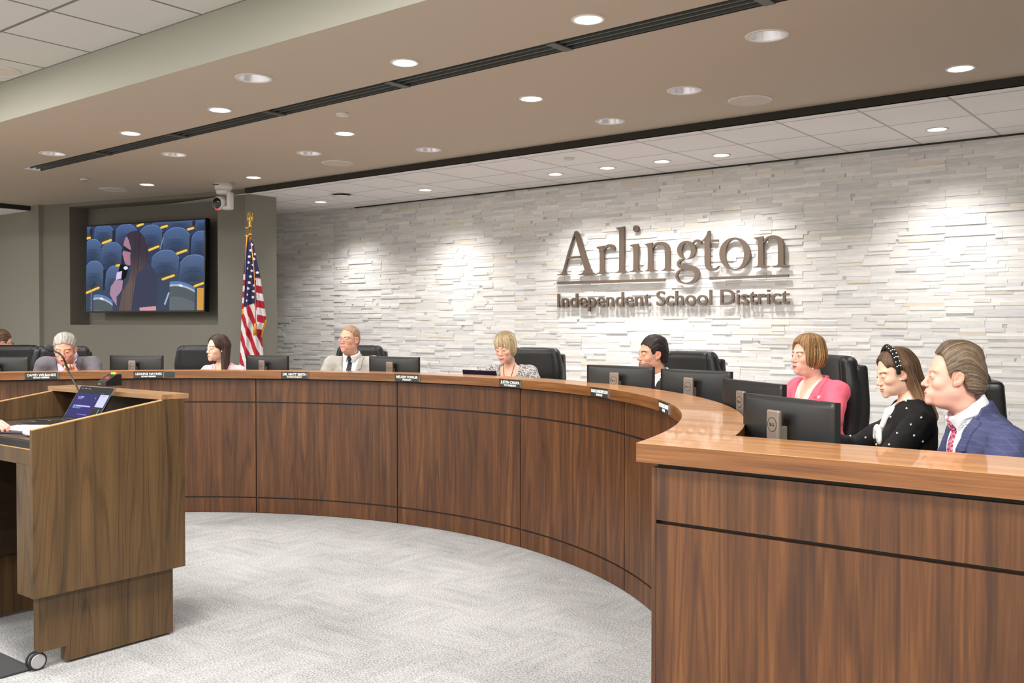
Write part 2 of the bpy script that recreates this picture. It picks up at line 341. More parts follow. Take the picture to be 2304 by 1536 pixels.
    if sh:
        def fn(P):
            ax, y, z, Q = spine_xyz(P); d = torso_field(Q, g)-.0075; d = np.maximum(d, ax-.19)
            d = smax(d, -neckcap(P, nkr-.003, .0), .004)
            if sh.get('open'): d = smax(d, -np.maximum(ax-sh['open']*np.clip((z-nz_+.14)/.14, 0, 1.3), np.maximum(nz_-.14-z, -y)), .003)
            return np.maximum(d, z-nz_-.01)
        add(sh.get('name', 'shirt'), fn, (-.22, -.18, .02), (.22, .44, L+.02), min(cres, .006), MAT[sh['mat']])
        if sh.get('collar', 1):
            def fc(P):
                ax, y, z, Q = spine_xyz(P)
                top = nz_+.050-.35*np.maximum(y, 0)+.15*np.maximum(-y, 0)
                band = np.maximum(np.maximum(neckcap(P, nkr+.006, -.06), -neckcap(P, nkr, -.06)), np.maximum(z-top, nz_-.03-z))
                # folded leaf with points
                leaf = np.maximum(np.maximum(neckcap(P, nkr+.014, -.06), -neckcap(P, nkr+.004, -.06)), np.maximum(z-top+.003, (nz_+.002-.045*np.clip((y-.0)/.05, 0, 1)*np.clip(1-np.abs(ax-.032)/.04, 0, 1))-z))
                gap = sh.get('gap', .006)+sh.get('gapk', .35)*np.maximum(nz_+.04-z, 0)
                d = smin(band, leaf, .003); return np.maximum(d, -np.maximum(ax-gap, .02-y))
            cc_ = Rs@np.array([0, 0, nz_]); add('collar', fc, tuple(cc_-.13), tuple(cc_+.13), min(cres, .004), MAT[sh.get('cmat', sh['mat'])])
    if g.get('tie'):
        def fn(P):
            ax, y, z, Q = spine_xyz(P); wd = .018+.022*np.clip((nz_-.03-z)/.25, 0, 1)
            d = np.maximum(torso_field(Q, g)-.0135, np.maximum(ax-wd, np.maximum(z-nz_+.04, .0-y)))
            kn = cap(Q, (0, nkr+.004, nz_+.004), (0, nkr+.012, nz_-.032), .017, .011); return smin(d, kn, .004)
        add('tie', fn, (-.06, .0, .05), (.06, .44, L+.02), min(cres, .004), MAT[g['tie']])
    add('trousers', lambda P: smax(smin(legs(P, .012), torso_field(sp(P), g)-.005, .04), P[:, 2]-.13, .01), (-.26, -.26, -.46 if not st else -st+.06), (.26, .60, .20), .013, MAT[g.get('legmat', 'dark_cloth')])
    vs, fs, n = [], [], 0
    for s in (-1, 1):
        if st: v, f = polygonise(lambda P: smax(cap(P, (s*.11, -.01, -st+.05), (s*.13, .15, -st+.04), .050, .044), -st+.002-P[:, 2], .01), (s*.12-.09, -.1, -st-.02), (s*.12+.09, .26, -st+.12), .009); child('shoe', toW(v), f, MAT['black_leather'], ob); continue
        v, f = polygonise(lambda P: smax(cap(P, (s*.12, .385, -.43), (s*.13, .55, -.44), .048, .042), -.475-P[:, 2], .01), (s*.12-.08, .30, -.49), (s*.12+.08, .63, -.36), .009)
        child('shoe', toW(v), f, MAT['black_leather'], ob)
    g['_'] = dict(ob=ob, hip=hip, Rb=Rb, Rs=Rs, Rh=Rh, pos=pos, hs=hs, nz=nz_, base=base, sp=sp, toW=toW, hp=hp, add=add, cres=cres, J=J, L=L)
    return ob
def tube_np(pts, r, n=8, closed=False):
    pts = np.array(pts, float); m = len(pts); v, f = [], []
    rr = r if hasattr(r, '__len__') else [r]*m
    up = None
    for i in range(m):
        t = pts[(i+1) % m if closed else min(i+1, m-1)]-pts[(i-1) % m if closed else max(i-1, 0)]; t /= np.linalg.norm(t)+1e-12
        if up is None: up = np.cross(t, (0, 0, 1.)) if abs(t[2]) < .9 else np.cross(t, (1., 0, 0))
        a = up-t*(up@t); a /= np.linalg.norm(a)+1e-12; b = np.cross(t, a); up = a
        for k in range(n): an = 2*math.pi*k/n; v.append(pts[i]+rr[i]*(a*math.cos(an)+b*math.sin(an)))
    for i in range(m if closed else m-1):
        for k in range(n): f.append((i*n+k, i*n+(k+1) % n, ((i+1) % m)*n+(k+1) % n, ((i+1) % m)*n+k))
    if not closed:
        v.append(pts[0]); v.append(pts[-1]); c0 = len(v)-2
        for k in range(n): f.append((c0, (k+1) % n, k, c0)); f.append((c0+1, (m-1)*n+k, (m-1)*n+(k+1) % n, c0+1))
    return np.array(v), f
def tube_obj(name, pts, r, mat, parent, n=8, closed=False, label=None):
    v, f = tube_np(pts, r, n, closed)
    me = bpy.data.meshes.new(name); me.from_pydata([tuple(q) for q in v], [], [tuple(dict.fromkeys(q)) for q in f]); me.materials.append(mat)
    for p in me.polygons: p.use_smooth = True
    o = bpy.data.objects.new(name, me); COL.objects.link(o)
    if parent is not None: o.parent = parent
    if label: o['label'] = label
    return o
def project_front(g, x, z, off):
    """point of the clothed chest surface at spine-frame x, z, lifted by off (body-local world axes)"""
    I = g['_']; ys = np.linspace(.30, -.02, 200).astype(f32); Q = np.stack([np.full(200, x), ys, np.full(200, z)], 1).astype(f32)
    d = torso_field(Q, g)-off; k = int(np.argmax(d < 0)); q = Q[k].astype(float)
    return (q@I['Rs'].T)@I['Rb'].T
def glasses(g, mat, lens):
    I = g['_']; w = g.get('w', 1.); hp = I['hp']
    for s in (-1, 1):
        pts = []
        for k in range(28):
            a = 2*math.pi*k/28; cx, cz = math.cos(a), math.sin(a); e = .55
            pts.append((s*.033*w+.0255*abs(cx)**e*math.copysign(1, cx), .108-.010*abs(s*.033+.0255*cx)/.06, -.003+.0175*abs(cz)**e*math.copysign(1, cz)))
        tube_obj('glasses_rim', hp(pts), .0013, mat, I['ob'], 6, True)
        tube_obj('glasses_temple', hp([(s*.058*w, .098, .006), (s*.078*w, .05, .006), (s*.082*w, .0, .010), (s*.080*w, -.012, -.008)]), .0015, mat, I['ob'], 6)
        P2 = hp(pts); c = P2.mean(0); v = [tuple(q) for q in P2]+[tuple(c)]; me = bpy.data.meshes.new('lens'); me.from_pydata(v, [], [(i, (i+1) % 28, 28) for i in range(28)]); me.materials.append(lens)
        o = bpy.data.objects.new('glasses_lens', me); COL.objects.link(o); o.parent = I['ob']
    tube_obj('glasses_bridge', hp([(-.010*w, .110, .004), (0, .114, .007), (.010*w, .110, .004)]), .0012, mat, I['ob'], 6)
# ------------------------------------------------------------------ materials
def srgb(c): return tuple(float(x) for x in s2l(c))
def nodes(m): return m.node_tree.nodes, m.node_tree.links
def mat(name, col, rough=.6, metal=0., spec=.5, emit=None, es=0., bump=None, coat=0.):
    m = bpy.data.materials.new(name); m.use_nodes = True; N, L = nodes(m); b = N['Principled BSDF']
    b.inputs['Base Color'].default_value = (*srgb(col), 1); b.inputs['Roughness'].default_value = rough; b.inputs['Metallic'].default_value = metal
    b.inputs['Specular IOR Level'].default_value = spec; b.inputs['Coat Weight'].default_value = coat
    if emit: b.inputs['Emission Color'].default_value = (*srgb(emit), 1); b.inputs['Emission Strength'].default_value = es
    if bump:
        tc = N.new('ShaderNodeTexCoord'); t = N.new('ShaderNodeTexNoise'); t.inputs['Scale'].default_value = bump[0]; t.inputs['Detail'].default_value = 4
        bp = N.new('ShaderNodeBump'); bp.inputs['Strength'].default_value = bump[1]; bp.inputs['Distance'].default_value = bump[2]
        L.new(tc.outputs['Object'], t.inputs['Vector']); L.new(t.outputs['Fac'], bp.inputs['Height']); L.new(bp.outputs['Normal'], b.inputs['Normal'])
    return m
def ramp(N, stops):
    r = N.new('ShaderNodeValToRGB'); e = r.color_ramp.elements
    while len(e) < len(stops): e.new(.5)
    for k, (p, c) in zip(e, stops): k.position = p; k.color = (*srgb(c), 1)
    return r
def attr_mat(name, rough=.6, attr='tint', spec=.5, noise=None, bump=None, sss=0., emit=0.):
    m = mat(name, (128, 128, 128), rough, spec=spec, bump=bump); N, L = nodes(m); b = N['Principled BSDF']; a = N.new('ShaderNodeAttribute'); a.attribute_name = attr; out = a.outputs['Color']
    if noise:
        tc = N.new('ShaderNodeTexCoord'); mp = N.new('ShaderNodeMapping'); mp.inputs['Scale'].default_value = noise[0]; t = N.new('ShaderNodeTexNoise'); t.inputs['Scale'].default_value = 1; t.inputs['Detail'].default_value = 5
        mr = N.new('ShaderNodeMapRange'); mr.inputs['From Min'].default_value = .3; mr.inputs['From Max'].default_value = .7; mr.inputs['To Min'].default_value = noise[1]; mr.inputs['To Max'].default_value = noise[2]
        mx = N.new('ShaderNodeMix'); mx.data_type = 'RGBA'; mx.blend_type = 'MULTIPLY'; mx.inputs['Factor'].default_value = 1
        L.new(tc.outputs['Object'], mp.inputs['Vector']); L.new(mp.outputs['Vector'], t.inputs['Vector']); L.new(t.outputs['Fac'], mr.inputs['Value'])
        L.new(out, mx.inputs['A']); L.new(mr.outputs['Result'], mx.inputs['B']); out = mx.outputs['Result']
    L.new(out, b.inputs['Base Color'])
    if sss: b.inputs['Subsurface Weight'].default_value = sss; b.inputs['Subsurface Radius'].default_value = (.012, .004, .002); b.inputs['Subsurface Scale'].default_value = 1
    if emit: L.new(out, b.inputs['Emission Color']); b.inputs['Emission Strength'].default_value = emit; b.inputs['Base Color'].default_value = (0, 0, 0, 1); [L.remove(l) for l in list(b.inputs['Base Color'].links)]
    return m
def wood(name, stops, sc=(9, 9, .55), ring=16., rough=.35, fine=(150, 150, 5), coat=0., seed=0., line=.07):
    m = mat(name, (120, 80, 50), rough, coat=coat); N, L = nodes(m); b = N['Principled BSDF']
    tc = N.new('ShaderNodeTexCoord'); mp = N.new('ShaderNodeMapping'); mp.inputs['Scale'].default_value = sc; mp.inputs['Location'].default_value = (seed, seed*.7, seed*.3)
    L.new(tc.outputs['Object'], mp.inputs['Vector'])
    n1_ = N.new('ShaderNodeTexNoise'); n1_.inputs['Scale'].default_value = .42; n1_.inputs['Detail'].default_value = 2.5; L.new(mp.outputs['Vector'], n1_.inputs['Vector'])
    mu = N.new('ShaderNodeMath'); mu.operation = 'MULTIPLY'; mu.inputs[1].default_value = ring*6; L.new(n1_.outputs['Fac'], mu.inputs[0])
    si = N.new('ShaderNodeMath'); si.operation = 'SINE'; L.new(mu.outputs[0], si.inputs[0])
    lr = N.new('ShaderNodeMapRange'); lr.inputs['From Min'].default_value = .45; lr.inputs['From Max'].default_value = 1.; lr.inputs['To Min'].default_value = 0; lr.inputs['To Max'].default_value = -line; L.new(si.outputs[0], lr.inputs['Value'])
    m2 = N.new('ShaderNodeMapping'); m2.inputs['Scale'].default_value = fine; L.new(tc.outputs['Object'], m2.inputs['Vector'])
    n2 = N.new('ShaderNodeTexNoise'); n2.inputs['Scale'].default_value = 1; n2.inputs['Detail'].default_value = 5; L.new(m2.outputs['Vector'], n2.inputs['Vector'])
    n3 = N.new('ShaderNodeTexNoise'); n3.inputs['Scale'].default_value = 1.9; n3.inputs['Detail'].default_value = 2; L.new(mp.outputs['Vector'], n3.inputs['Vector'])
    a1 = N.new('ShaderNodeMath'); a1.operation = 'MULTIPLY_ADD'; a1.inputs[1].default_value = .75; L.new(n3.outputs['Fac'], a1.inputs[0]); L.new(lr.outputs['Result'], a1.inputs[2])
    a2 = N.new('ShaderNodeMath'); a2.operation = 'MULTIPLY_ADD'; a2.inputs[1].default_value = .55; L.new(n2.outputs['Fac'], a2.inputs[0]); L.new(a1.outputs[0], a2.inputs[2])
    a3 = N.new('ShaderNodeMath'); a3.operation = 'SUBTRACT'; a3.inputs[1].default_value = .135; L.new(a2.outputs[0], a3.inputs[0])
    r = ramp(N, stops); L.new(a3.outputs[0], r.inputs['Fac']); L.new(r.outputs['Color'], b.inputs['Base Color'])
    bp = N.new('ShaderNodeBump'); bp.inputs['Strength'].default_value = .12; bp.inputs['Distance'].default_value = .0006; L.new(n2.outputs['Fac'], bp.inputs['Height']); L.new(bp.outputs['Normal'], b.inputs['Normal'])
    return m
def pattern_mat(name, kind, c1, c2, scale, rough=.85):
    m = mat(name, c1, rough); N, L = nodes(m); b = N['Principled BSDF']; tc = N.new('ShaderNodeTexCoord')
    def axis_wave(ax, sc, sharp):
        wv = N.new('ShaderNodeTexWave'); wv.bands_direction = ax; wv.inputs['Scale'].default_value = sc; L.new(tc.outputs['Object'], wv.inputs['Vector']); wv.inputs['Distortion'].default_value = .3
        r = N.new('ShaderNodeMapRange'); r.inputs['From Min'].default_value = sharp; r.inputs['From Max'].default_value = min(1, sharp+.25); L.new(wv.outputs['Fac'], r.inputs['Value']); return r.outputs['Result']
    if kind == 'check':
        a = axis_wave('Z', scale, .35); c = axis_wave('DIAGONAL', scale*.6, .35); d = axis_wave('Z', scale*.09, .93); e = axis_wave('DIAGONAL', scale*.055, .95)
        mx = N.new('ShaderNodeMath'); mx.operation = 'MULTIPLY_ADD'; L.new(a, mx.inputs[0]); mx.inputs[1].default_value = .5
        m1 = N.new('ShaderNodeMath'); m1.operation = 'MULTIPLY'; L.new(c, m1.inputs[0]); m1.inputs[1].default_value = .35; L.new(m1.outputs[0], mx.inputs[2])
        ad = N.new('ShaderNodeMath'); ad.operation = 'MAXIMUM'; L.new(d, ad.inputs[0]); L.new(e, ad.inputs[1]); a4 = N.new('ShaderNodeMath'); a4.operation = 'MULTIPLY_ADD'; a4.inputs[1].default_value = .3; L.new(ad.outputs[0], a4.inputs[0]); L.new(mx.outputs[0], a4.inputs[2]); fac = a4.outputs[0]
    elif kind == 'tweed':
        mp = N.new('ShaderNodeMapping'); mp.inputs['Scale'].default_value = (scale, scale, scale*2.2); L.new(tc.outputs['Object'], mp.inputs['Vector'])
        t = N.new('ShaderNodeTexNoise'); t.inputs['Scale'].default_value = 1; t.inputs['Detail'].default_value = 2; L.new(mp.outputs['Vector'], t.inputs['Vector'])
        r = N.new('ShaderNodeMapRange'); r.inputs['From Min'].default_value = .42; r.inputs['From Max'].default_value = .58; L.new(t.outputs['Fac'], r.inputs['Value']); fac = r.outputs['Result']
    elif kind == 'diag':
        mp = N.new('ShaderNodeMapping'); mp.inputs['Rotation'].default_value = (0, .7, .3); L.new(tc.outputs['Object'], mp.inputs['Vector'])
        wv = N.new('ShaderNodeTexWave'); wv.bands_direction = 'Z'; wv.inputs['Scale'].default_value = scale; L.new(mp.outputs['Vector'], wv.inputs['Vector'])
        r = N.new('ShaderNodeMapRange'); r.inputs['From Min'].default_value = .55; r.inputs['From Max'].default_value = .75; L.new(wv.outputs['Fac'], r.inputs['Value']); fac = r.outputs['Result']
    else:   # 'weave' paisley-like maze
        t = N.new('ShaderNodeTexVoronoi'); t.feature = 'DISTANCE_TO_EDGE'; t.inputs['Scale'].default_value = scale; mp = N.new('ShaderNodeMapping'); mp.inputs['Scale'].default_value = (1, 1, .7); mp.inputs['Rotation'].default_value = (.3, .5, .2)
        L.new(tc.outputs['Object'], mp.inputs['Vector']); L.new(mp.outputs['Vector'], t.inputs['Vector']); r = N.new('ShaderNodeMapRange'); r.inputs['From Min'].default_value = .08; r.inputs['From Max'].default_value = .16; L.new(t.outputs['Distance'], r.inputs['Value']); fac = r.outputs['Result']
    mx = N.new('ShaderNodeMix'); mx.data_type = 'RGBA'; mx.inputs['A'].default_value = (*srgb(c1), 1); mx.inputs['B'].default_value = (*srgb(c2), 1); L.new(fac, mx.inputs['Factor']); L.new(mx.outputs['Result'], b.inputs['Base Color'])
    return m
def tile_mat(name, col, line, size, off, mort=.010, bump=.25):
    m = mat(name, col, .9); N, L = nodes(m); b = N['Principled BSDF']; tc = N.new('ShaderNodeTexCoord'); mp = N.new('ShaderNodeMapping'); mp.inputs['Location'].default_value = (-off[0], -off[1], 0)
    L.new(tc.outputs['Object'], mp.inputs['Vector']); br = N.new('ShaderNodeTexBrick'); br.offset = 0; br.squash = 1; br.inputs['Scale'].default_value = 1
    br.inputs['Brick Width'].default_value = size[0]; br.inputs['Row Height'].default_value = size[1]; br.inputs['Mortar Size'].default_value = mort; br.inputs['Mortar Smooth'].default_value = .1
    c = srgb(col); br.inputs['Color1'].default_value = (*c, 1); br.inputs['Color2'].default_value = (c[0]*.97, c[1]*.97, c[2]*.97, 1); br.inputs['Mortar'].default_value = (*srgb(line), 1)
    L.new(mp.outputs['Vector'], br.inputs['Vector']); L.new(br.outputs['Color'], b.inputs['Base Color'])
    n = N.new('ShaderNodeTexNoise'); n.inputs['Scale'].default_value = 160; n.inputs['Detail'].default_value = 3; L.new(tc.outputs['Object'], n.inputs['Vector'])
    ad = N.new('ShaderNodeMath'); ad.operation = 'MULTIPLY_ADD'; ad.inputs[1].default_value = .25; L.new(n.outputs['Fac'], ad.inputs[0]); L.new(br.outputs['Fac'], ad.inputs[2])
    bp = N.new('ShaderNodeBump'); bp.inputs['Strength'].default_value = bump; bp.inputs['Distance'].default_value = -.004; L.new(ad.outputs[0], bp.inputs['Height']); L.new(bp.outputs['Normal'], b.inputs['Normal']); return m
def carpet_mat():
    m = mat('carpet', (180, 178, 174), .97, spec=.1); N, L = nodes(m); b = N['Principled BSDF']; tc = N.new('ShaderNodeTexCoord')
    def noise(sc, det=3, src=None):
        mp = N.new('ShaderNodeMapping'); mp.inputs['Scale'].default_value = sc; L.new(tc.outputs['Object'], mp.inputs['Vector']); t = N.new('ShaderNodeTexNoise'); t.inputs['Scale'].default_value = 1; t.inputs['Detail'].default_value = det; L.new(mp.outputs['Vector'], t.inputs['Vector']); return t.outputs['Fac']
    # half-metre tiles, each with streaks that run one way or the other
    ck = N.new('ShaderNodeTexChecker'); ck.inputs['Scale'].default_value = 2.0; L.new(tc.outputs['Object'], ck.inputs['Vector'])
    s1 = noise((3, 14, 1), 4); s2 = noise((14, 3, 1), 4); mx = N.new('ShaderNodeMix'); L.new(ck.outputs['Fac'], mx.inputs['Factor']); L.new(s1, mx.inputs['A']); L.new(s2, mx.inputs['B'])
    big = noise((1.6, 1.6, 1), 3); fine = noise((320, 320, 1), 3); sp = noise((110, 110, 1), 1)
    def mad(a, k, c):
        q = N.new('ShaderNodeMath'); q.operation = 'MULTIPLY_ADD'; L.new(a, q.inputs[0]); q.inputs[1].default_value = k
        if hasattr(c, 'links') or hasattr(c, 'node'): L.new(c, q.inputs[2])
        else: q.inputs[2].default_value = c
        return q.outputs[0]
    v = mad(mx.outputs['Result'], .22, -.66); v = mad(big, .22, v); v = mad(fine, .95, v); v = mad(sp, .75, v)
    r = ramp(N, [(.18, (96, 97, 99)), (.40, (150, 150, 150)), (.52, (168, 168, 168)), (.74, (190, 190, 190))]); L.new(v, r.inputs['Fac']); L.new(r.outputs['Color'], b.inputs['Base Color'])
    bp = N.new('ShaderNodeBump'); bp.inputs['Strength'].default_value = .5; bp.inputs['Distance'].default_value = .004; L.new(fine, bp.inputs['Height']); L.new(bp.outputs['Normal'], b.inputs['Normal']); return m
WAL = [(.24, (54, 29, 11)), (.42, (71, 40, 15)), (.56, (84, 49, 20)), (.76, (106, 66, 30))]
MAT = dict(
    skin=attr_mat('skin', .48, sss=.10, spec=.4, bump=(240, .12, .0012)), hair=attr_mat('hair', .5, spec=.35, noise=((260, 260, 40), .72, 1.15), bump=(420, .35, .0015)), eye=attr_mat('eye', .12),
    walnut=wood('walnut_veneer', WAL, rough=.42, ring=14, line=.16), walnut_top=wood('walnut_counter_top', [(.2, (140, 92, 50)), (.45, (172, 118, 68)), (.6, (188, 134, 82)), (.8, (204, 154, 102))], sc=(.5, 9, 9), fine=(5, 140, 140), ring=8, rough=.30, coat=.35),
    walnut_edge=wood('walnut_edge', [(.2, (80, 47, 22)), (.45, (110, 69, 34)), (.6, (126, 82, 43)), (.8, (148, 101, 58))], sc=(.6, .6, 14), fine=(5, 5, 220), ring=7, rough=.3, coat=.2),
    lectern=wood('brown_laminate', [(.12, (42, 29, 15)), (.34, (68, 50, 28)), (.56, (84, 62, 35)), (.86, (104, 80, 48))], sc=(7, 7, .5), fine=(170, 170, 4), ring=26, rough=.46, seed=3, line=.16),
    lectern_top=wood('brown_laminate_shelf', [(.2, (104, 76, 50)), (.45, (130, 98, 66)), (.6, (148, 113, 78)), (.8, (164, 128, 92))], sc=(.6, 9, 9), fine=(4, 150, 150), ring=12, rough=.4, seed=5),
    lectern_edge=mat('light_edge_banding', (176, 134, 88), .45), black=mat('black_paint', (14, 14, 15), .6), inner=wood('dark_inside_laminate', [(.2, (30, 19, 11)), (.5, (46, 31, 19)), (.8, (60, 42, 26))], sc=(.5, .5, 9), fine=(4, 4, 120), rough=.5),
    reveal=mat('black_reveal', (16, 17, 18), .5), carpet=carpet_mat(), beige=mat('beige_ceiling_paint', (190, 176, 158), .85, bump=(240, .1, .001)), band=mat('dark_soffit_paint', (38, 36, 30), .75),
    soffit=mat('pale_green_grey_paint', (160, 159, 147), .8), grey=mat('dark_grey_wall_paint', (116, 113, 104), .8, bump=(260, .1, .001)), greyl=mat('mid_grey_wall_paint', (130, 128, 118), .8), light_wall=mat('off_white_wall_paint', (206, 202, 192), .85),
    recess=mat('recess_dark_paint', (70, 67, 60), .8), tile_w=tile_mat('white_ceiling_tile', (242, 237, 235), (188, 183, 180), (.61, .61), (-1.69, 7.0), .010, .3), tile_g=tile_mat('grey_white_ceiling_tile', (206, 203, 196), (120, 120, 116), (.655, .61), (-5.12, 2.86), .012, .3),
    stone=attr_mat('split_face_ledgestone', .9, noise=((9, 9, 70), .92, 1.05), bump=(60, .25, .002), spec=.2), sign=mat('brushed_bronze_metal', (112, 98, 88), .42, .75), lamp=mat('lamp_glow', (255, 255, 255), .5, emit=(250, 247, 255), es=14.), lampw=mat('warm_lamp_glow', (255, 255, 255), .5, emit=(255, 244, 232), es=12.),
    lampdim=mat('deep_lamp_glow', (255, 255, 255), .5, emit=(240, 242, 255), es=5.), reflector=mat('reflector_cone', (226, 224, 226), .22, .55), trimw=mat('white_trim', (222, 216, 208), .5), speaker=mat('white_speaker_grille', (206, 196, 184), .7, bump=(900, .5, .002)), fill_panel=mat('fill_glow', (255, 255, 255), .5, emit=(255, 250, 242), es=3.),
    vent=mat('vent_slat', (84, 84, 80), .5, .2), cam=mat('white_plastic', (222, 220, 216), .4), lens=mat('glass_black', (6, 6, 8), .08), red=mat('red_led', (120, 10, 10), .4, emit=(255, 30, 20), es=3.), green=mat('green_led', (20, 120, 20), .4, emit=(60, 255, 60), es=5.), amber=mat('amber_led', (160, 110, 20), .4, emit=(255, 170, 30), es=3.),
    gold=mat('polished_brass', (212, 176, 96), .22, .9), goldc=mat('gold_cord', (206, 140, 30), .6), flag=attr_mat('flag_cloth', .8, noise=((90, 90, 20), .88, 1.06)), screen=attr_mat('screen_picture', .6, emit=1.0, spec=.05), bezel=mat('black_bezel', (10, 10, 11), .35), leather=mat('black_leather', (19, 19, 21), .42, bump=(170, .35, .0012)),
    black_leather=mat('shoe_leather', (16, 15, 15), .3), plastic=mat('black_plastic', (16, 16, 17), .4), monitor=mat('monitor_back_plastic', (19, 20, 21), .45, bump=(600, .15, .0004)), stand=mat('pewter_stand', (132, 120, 110), .42, .45), logo=mat('logo_black', (22, 20, 20), .5), chrome=mat('chrome', (190, 190, 192), .12, 1.),
    plate=mat('name_plate_black', (42, 42, 40), .45), platetext=mat('name_plate_lettering', (232, 232, 226), .5), plateedge=mat('name_plate_metal_edge', (150, 148, 142), .3, .6), paper=mat('paper', (238, 236, 240), .7), darkpaper=mat('dark_folder', (38, 34, 48), .6), rubber=mat('black_rubber', (26, 26, 28), .8), wheel=mat('grey_wheel', (150, 150, 152), .4), mat_=mat('floor_mat_dark', (40, 40, 42), .9),
    dark_cloth=mat('charcoal_cloth', (34, 34, 38), .9), jacket_grey=mat('grey_jacket_cloth', (104, 99, 106), .9, bump=(700, .3, .0006)), shirt_pink=mat('pale_pink_shirt', (226, 204, 226), .8), top_pink=pattern_mat('pink_white_top', 'tweed', (226, 168, 184), (240, 206, 214), 60), suit_light=mat('light_grey_suit_cloth', (172, 168, 162), .9, bump=(700, .3, .0006)), white=mat('white_shirt', (236, 236, 240), .8),
    tie_black=pattern_mat('black_striped_tie', 'diag', (22, 23, 28), (70, 74, 84), 14), tweed=pattern_mat('grey_tweed', 'tweed', (78, 76, 76), (214, 208, 206), 85), suit_dark=mat('charcoal_suit_cloth', (44, 42, 44), .9), pink=mat('coral_pink_blazer', (244, 106, 128), .85, bump=(500, .2, .0006)), blouse=pattern_mat('cream_pattern_blouse', 'tweed', (214, 196, 176), (244, 236, 226), 110),
    knit=mat('black_knit', (17, 16, 18), .9, bump=(600, .4, .0008)), bow=mat('white_bow_cloth', (240, 236, 234), .75), pearl=mat('pearl', (240, 234, 226), .15, coat=.6), blue=pattern_mat('blue_check_blazer', 'check', (34, 40, 74), (88, 92, 132), 150), tie_pink=pattern_mat('pink_maze_tie', 'weave', (150, 40, 74), (226, 160, 178), 95), collar_blue=mat('dark_blue_collar', (30, 42, 78), .9),
    frame=mat('tortoise_frame', (60, 44, 52), .25), glass=None, cord=mat('brown_cord', (84, 44, 28), .6), silver=mat('silver_bead', (220, 220, 216), .25, .7), cable=mat('black_cable', (18, 18, 20), .5), beige_tablet=mat('dark_navy_plastic', (24, 18, 40), .35))
mg = bpy.data.materials.new('spectacle_lens'); mg.use_nodes = True; N_, L_ = nodes(mg); b_ = N_['Principled BSDF']; b_.inputs['Base Color'].default_value = (.8, .75, .95, 1); b_.inputs['Alpha'].default_value = .22; b_.inputs['Roughness'].default_value = .05; MAT['glass'] = mg
# ------------------------------------------------------------------ mesh helpers
def link(o, parent=None, **kw):
    COL.objects.link(o)
    if parent is not None: o.parent = parent
    for k, v in kw.items(): o[k] = v
    return o
def bm_obj(name, bm, m, parent=None, loc=(0, 0, 0), rz=0., smooth=False, **kw):
    me = bpy.data.meshes.new(name); bmesh.ops.recalc_face_normals(bm, faces=bm.faces); bm.to_mesh(me); bm.free(); me.materials.append(MAT[m] if isinstance(m, str) else m)
    me.polygons.foreach_set('use_smooth', [bool(smooth)]*len(me.polygons))
    o = bpy.data.objects.new(name, me); o.location = loc; o.rotation_euler = (0, 0, rz); return link(o, parent, **kw)
def empty(name, loc, rz=0., label=None, cat=None, group=None, kind=None):
    o = bpy.data.objects.new(name, None); o.location = loc; o.rotation_euler = (0, 0, rz); o.empty_display_size = .1; link(o)
    for k, v in (('label', label), ('category', cat), ('group', group), ('kind', kind)):
        if v: o[k] = v
    return o
def tag(o, label, cat, group=None, kind=None):
    o['label'] = label; o['category'] = cat
    if group: o['group'] = group
    if kind: o['kind'] = kind
    return o
def bbox(bm, lo, hi, bev=0., M=None):
    vs = [bm.verts.new((x, y, z)) for x in (lo[0], hi[0]) for y in (lo[1], hi[1]) for z in (lo[2], hi[2])]
    fs = [bm.faces.new([vs[i] for i in q]) for q in ((0, 1, 3, 2), (4, 6, 7, 5), (0, 4, 5, 1), (2, 3, 7, 6), (0, 2, 6, 4), (1, 5, 7, 3))]
    if bev: 
        es = {e for f in fs for e in f.edges}; r = bmesh.ops.bevel(bm, geom=list(es), offset=bev, segments=2, affect='EDGES', profile=.5); vs = list({v for f in r['faces'] for v in f.verts}|{v for v in vs if v.is_valid})
    if M is not None:
        for v in vs: v.co = M@v.co
    return bm
def boxo(name, lo, hi, m, parent=None, bev=0., **kw):
    bm = bmesh.new(); bbox(bm, lo, hi, bev); return bm_obj(name, bm, m, parent, **kw)
def prism(bm, pts, z0, z1):
    a = [bm.verts.new((x, y, z0)) for x, y in pts]; b = [bm.verts.new((x, y, z1)) for x, y in pts]; n = len(pts)
    bm.faces.new(a[::-1]); bm.faces.new(b)
    for i in range(n): bm.faces.new((a[i], a[(i+1) % n], b[(i+1) % n], b[i]))
    return bm
def ring(bm, c, r0, r1, a0, a1, z0, z1, step=2.):
    n = max(1, int(abs(a1-a0)/step)); P = []
    for i in range(n+1):
        a = math.radians(a0+(a1-a0)*i/n); ca, sa = math.cos(a), math.sin(a)
        P.append([bm.verts.new((c[0]+r*ca, c[1]+r*sa, z)) for r, z in ((r0, z0), (r1, z0), (r1, z1), (r0, z1))])
    for p, q in zip(P, P[1:]):
        for k in range(4): bm.faces.new((p[k], p[(k+1) % 4], q[(k+1) % 4], q[k]))
    bm.faces.new(P[0][::-1]); bm.faces.new(P[-1]); return bm
def lathe(bm, prof, n=24, M=None, cap_=False):
    R = [[bm.verts.new((r*math.cos(2*PI*k/n), r*math.sin(2*PI*k/n), z)) for k in range(n)] for r, z in prof]
    for a, b in zip(R, R[1:]):
        for k in range(n): bm.faces.new((a[k], a[(k+1) % n], b[(k+1) % n], b[k]))
    if cap_: bm.faces.new(R[0][::-1]); bm.faces.new(R[-1])
    if M is not None:
        for q in R:
            for v in q: v.co = M@v.co
    return bm
def align(a, b):
    """matrix taking +Z to the direction a->b, at a"""
    d = (Vector(b)-Vector(a)); return Matrix.Translation(a)@d.to_track_quat('Z', 'Y').to_matrix().to_4x4()
